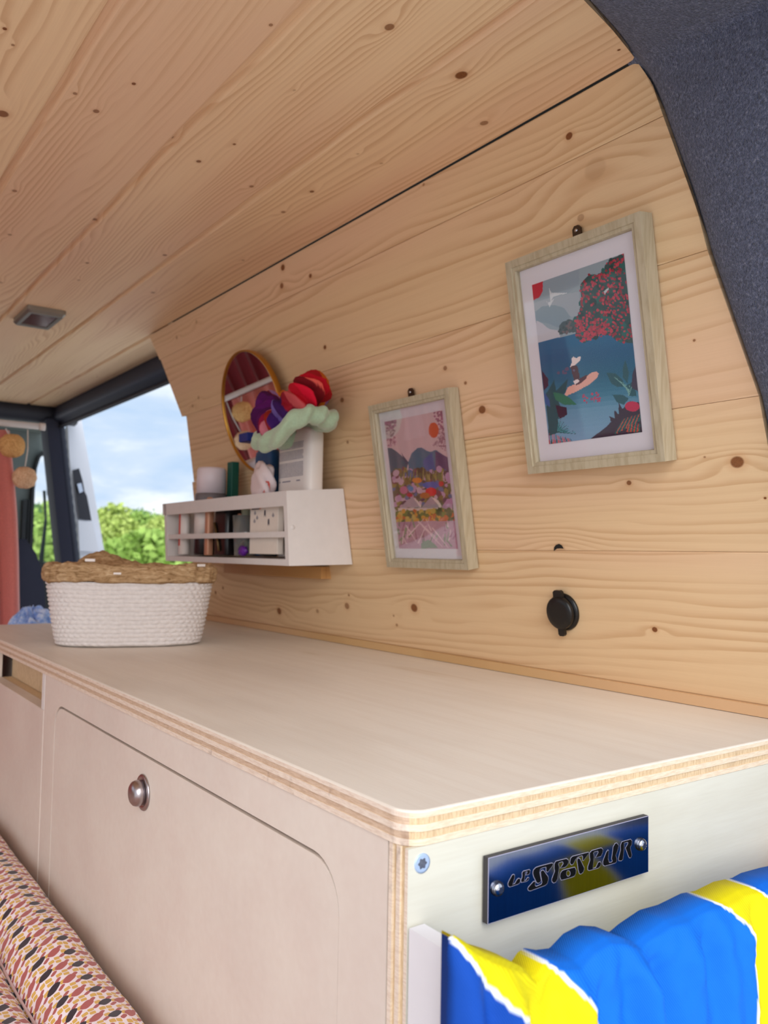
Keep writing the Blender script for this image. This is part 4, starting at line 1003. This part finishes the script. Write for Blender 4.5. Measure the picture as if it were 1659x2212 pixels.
# ------------------------------------------------------------------ rack and striped cloth at the cabinet's end
rk = empty('wooden_rack', (.02, .12, -.30), 'white painted wooden rack holding the blue and yellow cloth on the cabinet end', 'rack')
pr = [Vector((.0006, 0, -.0475)), Vector((.0294, 0, -.0475)), Vector((.0294, 0, -.245)), Vector((.0384, 0, -.252)), Vector((.0384, 0, -.30)), Vector((.0006, 0, -.30))]
prism('side_board', [p + Vector((0, .0012, 0)) for p in pr], (0, .0082, 0), M['white_board'], rk)
prism('side_board', [p + Vector((0, .330, 0)) for p in pr], (0, .0082, 0), M['white_board'], rk)
box('front_rail', (.0388, .0012, -.300), (.0446, .3382, -.125), M['white_board'], rk)
box('rack_floor', (.0008, .0096, -.2990), (.038, .3298, -.292), M['white_board'], rk)
def cloth():
    prof_px = [(968, 2060), (975, 2030), (985, 2024), (1000, 2033), (1020, 2047), (1060, 2068), (1100, 2080), (1130, 2092), (1150, 2112), (1163, 2108), (1176, 2088), (1190, 2078), (1215, 2082), (1245, 2078), (1275, 2045), (1310, 2026), (1345, 2028), (1375, 2040), (1395, 2022), (1440, 1990), (1480, 1978), (1530, 1952), (1560, 1946), (1600, 1925), (1640, 1916), (1659, 1905), (1700, 1893), (1800, 1870)]
    xt = .052
    ys, zs = [], []
    for q in prof_px: p = xp(q, xt); ys.append(p.y); zs.append(p.z)
    # colour regions given on the front sheet (x about .06)
    def bnd(L): P = [xp(q, .062) for q in L]; return [p.z for p in P][::-1], [p.y for p in P][::-1]
    B1 = bnd([(1002, 2000), (1014, 2045), (1040, 2085), (1075, 2140), (1110, 2180), (1145, 2212), (1200, 2270), (1300, 2400)])
    B2 = bnd([(1150, 2040), (1190, 2078), (1245, 2122), (1275, 2165), (1295, 2212), (1315, 2270), (1340, 2400)])
    B3 = bnd([(1540, 1935), (1565, 1953), (1600, 1975), (1620, 2005), (1626, 2050), (1627, 2100), (1624, 2160), (1622, 2212), (1620, 2400)])
    B4 = bnd([(1600, 1880), (1640, 1916), (1659, 1925), (1720, 1975), (1800, 2100), (1850, 2400)])
    def colour(y, z):
        b = [float(np.interp(z, B[0], B[1])) for B in (B1, B2, B3, B4)]
        for q in b:
            if abs(y - q) < .0011: return (226, 232, 240)
        k = sum(1 for q in b if y > q)
        return [(8, 70, 166), (222, 208, 4), (6, 106, 212), (222, 208, 4), (6, 100, 208)][k]
    ny, y0, y1 = 300, ys[1], .318
    P2 = [(-.016, -.17), (-.016, -.13), (-.0155, -.09), (-.0150, -.06), (-.0145, -.035), (-.0135, -.018), (-.0105, -.0075), (-.0055, -.0018), (0, 0.0), (.0045, -.0018), (.0078, -.0075), (.0095, -.016), (.0110, -.028), (.0125, -.045), (.0140, -.065), (.0155, -.09), (.017, -.12), (.018, -.15), (.019, -.19)]
    # densify profile
    P3 = []
    for i in range(len(P2) - 1):
        for k in range(5): f = k / 5; P3.append((P2[i][0] + (P2[i + 1][0] - P2[i][0]) * f, P2[i][1] + (P2[i + 1][1] - P2[i][1]) * f))
    P3.append(P2[-1]); vs, cols = [], []
    for j in range(ny + 1):
        y = y0 + (y1 - y0) * j / ny; zt = float(np.interp(y, ys, zs))
        for i, (dx, dz) in enumerate(P3):
            d = -dz; z = zt + dz * (1.0)
            # soften the ridge shape with depth: folds run down and fade
            g = math.exp(-d / .05); sg = 1 if dx > 0 else .3
            fold = (.0042 * math.sin(y * 175 + 9 * d + .9 * math.sin(y * 60)) + .0022 * math.sin(y * 330 - 16 * d)) * min(1, d / .015) * (.35 + .65 * g)
            dent = -.007 * math.exp(-((y - .030) / .010) ** 2) * min(1, d / .01) * g + .004 * math.exp(-((y - .075 - d * .25) / .008) ** 2) * g * min(1, d / .01) - .006 * math.exp(-((y - .088 - d * .3) / .006) ** 2) * g * min(1, d / .01)
            fine = .0008 * vnoise(y * 160, d * 120, 3) + .0005 * vnoise(y * 300 + d * 200, d * 260, 8)
            edge = .0
            cl = min(1.0, (max(0.0, y - y0) / .009)) ** .55
            x = xt - .0015 + dx * cl * (min(1.0, max(0.0, y - y0) / .032) if dx < 0 else 1.0) + (fold + dent) * sg * cl + fine * min(1, d / .006)
            if dx < 0 and cl > .9: x = min(x, .0375)
            x = max(x, .0300)
            if dx > 0: x = max(x, .0455)
            vs.append(Vector((x, y, z)))
            zc_ = z if dx >= 0 else 2 * zt - z * 1.0 - 0.0
            cols.append(colour(y, z) if dx >= -.004 else ((8, 70, 166) if y < .012 else colour(y + .03, z)))
    n = len(P3); fs = [(j * n + i, j * n + i + 1, (j + 1) * n + i + 1, (j + 1) * n + i) for j in range(ny) for i in range(n - 1)]
    o = mesh('striped_cloth', vs, fs, attr_mat('printed_flag_cloth', .75, bumpscale=420, bs=.35), None, True)
    at = o.data.color_attributes.new('Col', 'FLOAT_COLOR', 'POINT'); at.data.foreach_set('color', np.array([lin(c_) for c_ in cols]).ravel())
    md = o.modifiers.new('thick', 'SOLIDIFY'); md.thickness = .0006; md.offset = 0
    tag(o, 'bright blue and yellow striped cloth with white lines draped over the rack', 'cloth')
cloth()
o = blob('red_cloth', (.016, .292, -.115), .0125, .020, .055, plain('deep_red_fabric', (150, 14, 20), .8), None, .12, 2, 3); tag(o, 'deep red fabric tucked behind the striped cloth at the right edge', 'cloth')

# ------------------------------------------------------------------ sliding-door opening, pillar and cab
op = empty('door_1', (-1.5, .36, -.6), kind='structure')
def channel():
    # dark lined header above the opening: two stepped rounded runs
    rings = []
    for x in (-1.035, -1.1, -1.3, -1.5, -1.7, -1.9, -1.985):
        P = [(.3385, ZC - .0004), (.3385, ZC - .010), (.336, ZC - .016), (.3345, ZC - .030), (.340, ZC - .036), (.350, ZC - .039), (.354, ZC - .046), (.362, ZC - .050), (.372, ZC - .046), (.375, ZC - .0004)]
        rings.append([Vector((x, y, z)) for y, z in P])
    loft('header_lining', rings, M['navytrim'], op, True)
    # seal along the lower lip
    tube('header_seal', [(x, .353, ZC - .051) for x in np.linspace(-1.04, -1.98, 12)], .0045, M['blackgrey'], op, 10)
channel()
# front cross member
loft('cross_header', [[Vector((x, y, z)) for x, z in ((-1.956, ZC + .002), (-1.952, ZC - .018), (-1.960, ZC - .036), (-1.985, ZC - .040), (-2.01, ZC - .02), (-2.01, ZC + .002))] for y in (-.95, -.5, .0, .20, .25, .30, .345, .40)], M['blackgrey'], op, True)
# inner pillar trim
def pillar(name, top, bot, w0, w1, x, th, m, n=10):
    a0, a1, b0, b1 = xp(top[0], x), xp(top[1], x), xp(bot[0], x), xp(bot[1], x); rings = []
    for k in range(n + 1):
        f = k / n * 3.0; L_ = a0.lerp(b0, f); R2 = a1.lerp(b1, f); L_.z = R2.z = a0.z + (b0.z - a0.z) * f
        rings.append([L_ + Vector((0, 0, 0)), L_ + Vector((th * .7, .004, 0)), R2 + Vector((th, -.004, 0)), R2 + Vector((0, 0, 0)), R2 + Vector((-.03, 0, 0)), L_ + Vector((-.03, 0, 0))])
    return loft(name, rings, m, op, False)
smooth_angle(pillar('pillar_trim', ((92, 905), (124, 905)), ((118, 1150), (150, 1150)), 0, 0, -1.97, .025, M['navytrim']))
pillar('pillar_edge', ((118, 900), (132, 900)), ((142, 1180), (152, 1180)), 0, 0, -1.985, .006, plain('taupe_trim', (118, 104, 108), .6))
sp_ = [xp((128 + (162 - 128) * k / 30 * (1.0), 905 + 300 * k / 30 * 1.0), -1.975) for k in range(60)]
sp_ += [sp_[-1] + (sp_[-1] - sp_[-2]) * (k * 1.0) for k in range(1, 61)]
tube('door_seal', sp_, [.0125 if k % 2 else .0110 for k in range(120)], M['rubber'], op, 10)
# white outer jamb with lock hardware
a = [xp(q, -2.03) for q in ((146, 915), (176, 905), (296, 1600), (232, 1600), (170, 1180), (150, 985))]
prism('white_jamb', [a[0], a[1], a[2], a[3], a[4], a[5]], (-.10, .02, 0), M['bodywhite'], op)
a = [xp(q, -2.018) for q in ((156, 1016), (169, 1012), (177, 1040), (181, 1062), (186, 1072), (196, 1125), (170, 1121))]
prism('lock_plate', a, (.008, 0, 0), M['blackgrey'], op)
a = [xp(q, -2.018) for q in ((167, 1124), (198, 1128), (212, 1192), (170, 1190))]
prism('jamb_cover', a, (.010, 0, 0), M['bodywhite'], op)
a = [xp(q, -2.016) for q in ((163, 1046), (172, 1044), (176, 1062), (168, 1066))]
prism('latch', a, (.016, 0, 0), M['chrome'], op)
# cab behind : grey trim panel with the front window, seat, side mirror
cabw = empty('door_2', (-2.6, .5, -.6), kind='structure')
def cab():
    x = -2.6
    g = lambda q: xp(q, x)
    gt = M['greytrim']
    def pan(L, m=gt, dx=-.03, nm='cab_panel'): prism(nm, [g(q) for q in L], (dx, 0, 0), m, cabw)
    pan([(-60, 890), (120, 890), (118, 1010), (108, 1000), (100, 985), (92, 982), (84, 990), (77, 1010), (72, 1050), (66, 1060), (-60, 1060)])
    pan([(-60, 1060), (66, 1060), (68, 1120), (64, 1215), (-60, 1215)])
    # dark window frame
    fr = [(77, 1012), (84, 990), (92, 982), (100, 985), (108, 1000), (118, 1060), (122, 1060), (110, 992), (100, 978), (90, 975), (80, 984), (73, 1006), (66, 1060), (58, 1240), (66, 1240), (72, 1060)]
    pan(fr, M['black'], .02, 'window_surround')
    pan([(48, 1080), (58, 1080), (50, 1215), (42, 1215)], M['black'], .012, 'trim_gap')
    pan([(60, 1080), (66, 1080), (60, 1215), (54, 1215)], M['black'], .012, 'trim_gap')
    pan([(-60, 1215), (200, 1215), (215, 1420), (-60, 1420)], M['black'], -.05, 'cab_panel')
    pane = [g(q) for q in ((70, 1010), (92, 980), (108, 1000), (122, 1215), (66, 1215))]
    prism('window_pane', pane, (-.004, 0, 0), M['glass'], cabw)
    pan([(101, 1050), (112, 1046), (116, 1075), (108, 1082), (101, 1068)], plain('mirror_housing', (90, 76, 74), .5), .04, 'side_mirror')
    pan([(83, 1215), (96, 1120), (92, 1060), (97, 1060), (100, 1130), (92, 1215)], plain('dark_branch_trim', (24, 44, 40), .6), .01, 'quarter_bar')
cab()
st = loft('car_seat', [[Vector((x0_, y_, z_)) for x0_, y_ in ((-1.92, a_), (-1.90, (a_ + b_) / 2), (-1.92, b_), (-2.0, b_ - .01), (-2.0, a_ + .01))] for z_, a_, b_ in ((-.60, .02, .34), (-.2, .03, .335), (.0, .06, .325), (.06, .10, .315), (.10, .14, .300), (.135, .17, .275))], plain('navy_seat_fabric', (30, 30, 48), .9)); tag(st, 'dark navy cab seat back behind the red curtain', 'seat')
# rod, curtain, pendants
rodx = -1.16
ra, rb = xp((0, 912.5), rodx), xp((91, 922), rodx)
dirn = Vector((0, -1, (ra.z - rb.z) / (rb.y - ra.y)))
rod = empty('curtain_rod', rb, 'white curtain rod in front of the cab opening', 'rod')
tube('pole', [rb, rb + Vector((0, -.35, 0)), rb + Vector((0, -.95, 0))], .0052, M['white_wood'], rod, 16)
tube('end_cap', [rb + Vector((0, .0045, 0)), rb + Vector((0, -.004, 0))], .0062, M['white_wood'], rod, 16)
lathe('bracket', Vector((rb.x, rb.y - .25, rb.z + .0052)), (0, 0, 1), [(.006, 0), (.004, .004), (.003, ZC - rb.z - .009), (.008, ZC - rb.z - .006), (.008, ZC - rb.z - .0055)], M['white_wood'], rod, 14)
def curtain(name, x, y_edge, y_end, ztop, zbot, m, label, amp=.010, per=.034):
    ys_ = np.arange(0, 1.0001, .004); vs = []; zsn = np.linspace(ztop, zbot, 26)
    for z in zsn:
        e = y_edge(z)
        for f in ys_:
            y = e + (y_end - e) * f; s = (e - y)
            xx = x + amp * math.sin(2 * math.pi * s / per + .8 * math.sin(s * 13)) * (.5 + .5 * min(1, (ztop - z) / .2)) + .003 * math.sin(s * 61 + z * 9)
            vs.append((xx, y, z))
    n = len(ys_); fs = [(j * n + i, j * n + i + 1, (j + 1) * n + i + 1, (j + 1) * n + i) for j in range(len(zsn) - 1) for i in range(n - 1)]
    o = mesh(name, vs, fs, m, None, True); md = o.modifiers.new('t', 'SOLIDIFY'); md.thickness = .0012; tag(o, label, 'curtain'); return o
cm = velvet('terracotta_red_cotton', (224, 128, 118))
eg = [(xp(q, -1.20).z, xp(q, -1.20).y) for q in ((40, 1400), (40, 1350), (37, 1200), (33, 1100), (24, 1000), (17, 925), (12, 880))]
edge = lambda z: float(np.interp(z, [a_[0] for a_ in eg], [a_[1] for a_ in eg]))
curtain('curtain', -1.185, lambda z: edge(z) - .002, -.88, rb.z - .008, -.40, cm, 'terracotta red curtain hanging from white rod at the left edge')
curtain('cab_curtain', -2.08, lambda z: .03, -.88, .455, -.30, velvet('deep_red_cotton', (150, 50, 58)), 'darker red curtain hung further forward across the cab, seen in the mirror', .012, .05)
raff = NT('raffia'); P_ = raff.obj(); nz = raff.noise(raff.vmul(P_, (1, 1, .35)), 900, 4, .7); raffm = raff.fin(raff.ramp(nz, [(.3, lin((184, 136, 100))), (.5, lin((232, 188, 150))), (.72, lin((250, 226, 196)))]), .9, 0, .1); raff.bump(nz, .8, .0008)
raff2 = NT('golden_raffia'); P_ = raff2.obj(); nz = raff2.noise(raff2.vmul(P_, (1, 1, .35)), 900, 4, .7); raffm2 = raff2.fin(raff2.ramp(nz, [(.3, lin((176, 120, 66))), (.5, lin((228, 176, 114))), (.72, lin((246, 208, 152)))]), .9, 0, .1); raff2.bump(nz, .8, .0008)
def pendant(q, rpx, top_q, m, label, seed):
    c_ = xp(q, rodx); R = rpx * (c_ - CAM).dot(F_) / FL; root = empty('raffia_ball', c_, label, 'ornament', 'raffia balls on the rod')
    blob('ball', c_, R * 1.02, R * 1.02, R * .95, m, root, .05, 4, seed, 40, 28, pw=.72)
    rng = random.Random(seed)
    for k in range(46):
        n1 = Vector((rng.gauss(0, 1), rng.gauss(0, 1), rng.gauss(0, .6))).normalized(); _, u, v = frame(n1); pts = []
        for i in range(12):
            a_ = rng.random() * .0 + i / 11 * 2.2 + k; s = u * math.cos(a_) + v * math.sin(a_); pts.append(c_ + Vector((s.x * R * 1.03, s.y * R * 1.03, s.z * R * .93)) * 1.0)
        if k < 14: tube('strand', pts, .00045, m, root, 4)
    tp = xp(top_q, rodx); tp = Vector((rodx, tp.y, min(tp.z, rb.z - .0055)))
    tube('cord', [c_ + Vector((0, 0, R * .9)), c_.lerp(tp, .6) + Vector((0, .002, 0)), tp], .0011, M['string'], root, 6)
    return root
pendant((26, 963), 26, (12, 925), raffm2, 'upper golden raffia ball hanging in front of the red curtain', 3)
pendant((53, 1032), 24, (60, 928), raffm, 'lower paler raffia ball, hanging free of the curtain', 8)
# denim heap beyond the worktop
jb = box('storage_box', (-1.168, .02, -.55), (-1.04, .30, -.055), M['birch_face']); tag(jb, 'cream plywood box just beyond the far end of the worktop', 'box')
def jeans():
    t = NT('light_blue_denim'); n = t.noise(t.obj(), 90, 4, .7); m = t.fin(t.ramp(n, [(.35, lin((110, 140, 210))), (.5, lin((150, 180, 236))), (.62, lin((206, 218, 246)))]), .9, 0, .1)
    c_ = xp((70, 1338), -1.112); vs = []; nu, nv = 60, 20
    rings = []
    for j in range(nv + 1):
        ph = (math.pi / 2) * (1 - j / nv)
        r = []
        for i in range(nu):
            t_ = 2 * math.pi * i / nu; s = 1 + .10 * vnoise(3 * math.cos(t_) + 4 * ph, 3 * math.sin(t_), 3) + .05 * math.sin(9 * t_ + 5 * ph)
            r.append(Vector((c_.x + .045 * math.cos(ph) * math.cos(t_) * s, c_.y + .046 * max(math.cos(ph), .001) * math.sin(t_) * s, -.0545 + .070 * math.sin(ph) * (s if j else 1))))
        rings.append(r)
    o = loft('denim_heap', rings[::-1], m, None); tag(o, 'crumpled light blue denim heap beyond the basket at the left', 'clothes')
jeans()

# ------------------------------------------------------------------ rest of the van shell (off to the sides) and outside
fl = box('floor', (-2.9, -1.2, CAB_B - .03), (.05, .47, CAB_B - .001), plain('floor_vinyl', (150, 140, 130), .6)); tag(fl, kind='structure')
wl = empty('wall_left', (-1.6, -.98, CAB_B), kind='structure'); wlm = plain('left_wall_panel', (224, 204, 178), .6)
box('lower_panel', (-2.9, -1.0, CAB_B), (-.35, -.96, .02), wlm, wl); box('upper_panel', (-2.9, -1.0, .42), (-.35, -.96, ZC + .02), wlm, wl)
for a_, b_ in ((-2.9, -1.75), (-.5, -.35)): box('post', (a_, -1.0, .02), (b_, -.96, .42), wlm, wl)
def outside():
    t = NT('pale_bounce_ground'); P = t.obj(); n = t.noise(P, 1.2, 4); m = t.fin(t.mix(n, lin((214, 208, 202)), lin((236, 232, 228))), .95, 0, .1)  # unseen ground surface, made up this pale to bounce daylight onto the ceiling
    g = mesh('ground', [(-160, -120, -1.15), (120, -120, -1.15), (120, 200, -1.15), (-160, 200, -1.15)], [(0, 1, 2, 3)], m); tag(g, kind='structure')
    t = NT('lawn_grass'); n = t.noise(t.obj(), 2.0, 4); lg = t.fin(t.mix(n, lin((122, 146, 76)), lin((160, 182, 104))), .95, 0, .1)
    lw = box('lawn', (-90, 5.0, -1.149), (-1.5, 120, -1.12), lg); tag(lw, kind='structure')
    rng = np.random.default_rng(4)
    def leafmat(nm, a, b):
        t = NT(nm); i = t.n('ShaderNodeObjectInfo'); n = t.noise(t.obj(), 3.0, 3); m = t.fin(t.mix(n, lin(a), lin(b)), .8, 0, .1)
        t.b.inputs['Transmission Weight'].default_value = 0; t.b.inputs['Subsurface Weight'].default_value = 0; return m
    lm = [leafmat('leaf_yellow_green', (150, 176, 84), (216, 228, 140)), leafmat('leaf_green', (120, 160, 76), (190, 214, 120)), leafmat('leaf_dark', (80, 124, 80), (140, 176, 110))]
    bark = plain('bark', (96, 80, 62), .9)
    def tree(P, h, r, m, label, n=5200, seed=1, ls=.16):
        rg = np.random.default_rng(seed); root = empty('tree', P, label, 'tree', 'trees outside')
        lathe('trunk', P, (0, 0, 1), [(r * .09, 0), (r * .06, h * .3), (r * .04, h * .6), (.001, h * .7)], bark, root, 10)
        # several lobes of leaves
        k = 9; cs_ = [Vector((rg.uniform(-.55, .55) * r, rg.uniform(-.55, .55) * r, rg.uniform(.35, .80) * h)) for _ in range(k)]; vs, fs = [], []
        for i in range(n):
            c_ = cs_[i % k]; d = rg.normal(size=3); d /= np.linalg.norm(d); q = .5 + .5 * rg.random() ** .4; rr = r * .52
            p = P + c_ + Vector(d * rr * q * np.array([1, 1, .85]) * (1 + .15 * rg.normal()))
            a_ = Vector(rg.normal(size=3)).normalized() * ls; b_ = a_.cross(Vector(rg.normal(size=3))).normalized() * ls * .6
            j = len(vs); vs += [p - a_, p + b_, p + a_, p - b_]; fs.append((j, j + 1, j + 2, j + 3))
        me = bpy.data.meshes.new('foliage'); me.from_pydata([tuple(v) for v in vs], [], fs); me.update(); o = link('foliage', me, m); par(o, root); o['kind'] = 'stuff'
    def hedge(P, d, ln, h, m, label, n, seed):
        rg = np.random.default_rng(seed); vs, fs = [], []; d = Vector(d).normalized(); sd_ = Vector((-d.y, d.x, 0))
        for i in range(n):
            a_ = rg.random() * ln - ln / 2; z = rg.random() ** .7; hh = h * (1 + .13 * math.sin(a_ * .9) + .08 * math.sin(a_ * 2.3)); p = P + d * a_ + sd_ * (rg.normal() * .45 * (1.2 - z * .6)) + Vector((0, 0, z * hh))
            u_ = Vector(rg.normal(size=3)).normalized() * .17; v_ = u_.cross(Vector(rg.normal(size=3))).normalized() * .11
            j = len(vs); vs += [p - u_, p + v_, p + u_, p - v_]; fs.append((j, j + 1, j + 2, j + 3))
        root = empty('hedge', P, label, 'hedge'); me = bpy.data.meshes.new('foliage'); me.from_pydata([tuple(v) for v in vs], [], fs); me.update(); o = link('foliage', me, m); par(o, root); o['kind'] = 'stuff'
        tube('stem', [P + Vector((0, 0, 0)), P + Vector((0, 0, h * .6))], .05, bark, root, 8)
    def at(qx, dist):
        d = ray((qx, 1215)); d = Vector((d.x, d.y, 0)); return Vector((CAM.x, CAM.y, 0)) + d * dist
    for (qx, dist, top, r, mi, lab, s) in ((250, 34, 1112, 1.15, 0, 'yellow-green tree just right of the white door pillar', 1), (315, 38, 1118, 1.25, 1, 'bright green round tree in the middle of the side opening', 2),
                                   (372, 36, 1128, 1.2, 0, 'pale green tree nearest the shelf in the side opening', 3), (275, 62, 1140, 2.6, 2, 'darker tree set back between the two brighter ones', 4),
                                   (92, 24, 1085, .8, 1, 'green tree seen through the cab window', 5), (120, 30, 1100, .9, 2, 'dark green tree right of the one in the cab window', 6), (205, 50, 1150, 1.3, 1, 'low green tree behind the white door pillar', 7)):
        P = at(qx, dist); P.z = -1.15; dep = (P - CAM).dot(F_); topz = CAM.z + (1215 - top) * dep / FL; h = topz + 1.15
        tree(P, h / .95, r, lm[mi], lab, 3600, s, .13)
    P = at(262, 27.5); P.z = -1.15; v_ = at(300, 27.5) - at(262, 27.5); hedge(P, v_, 12, 1.65, lm[1], 'long low green hedge in front of the trees outside the side door', 16000, 11)
outside()
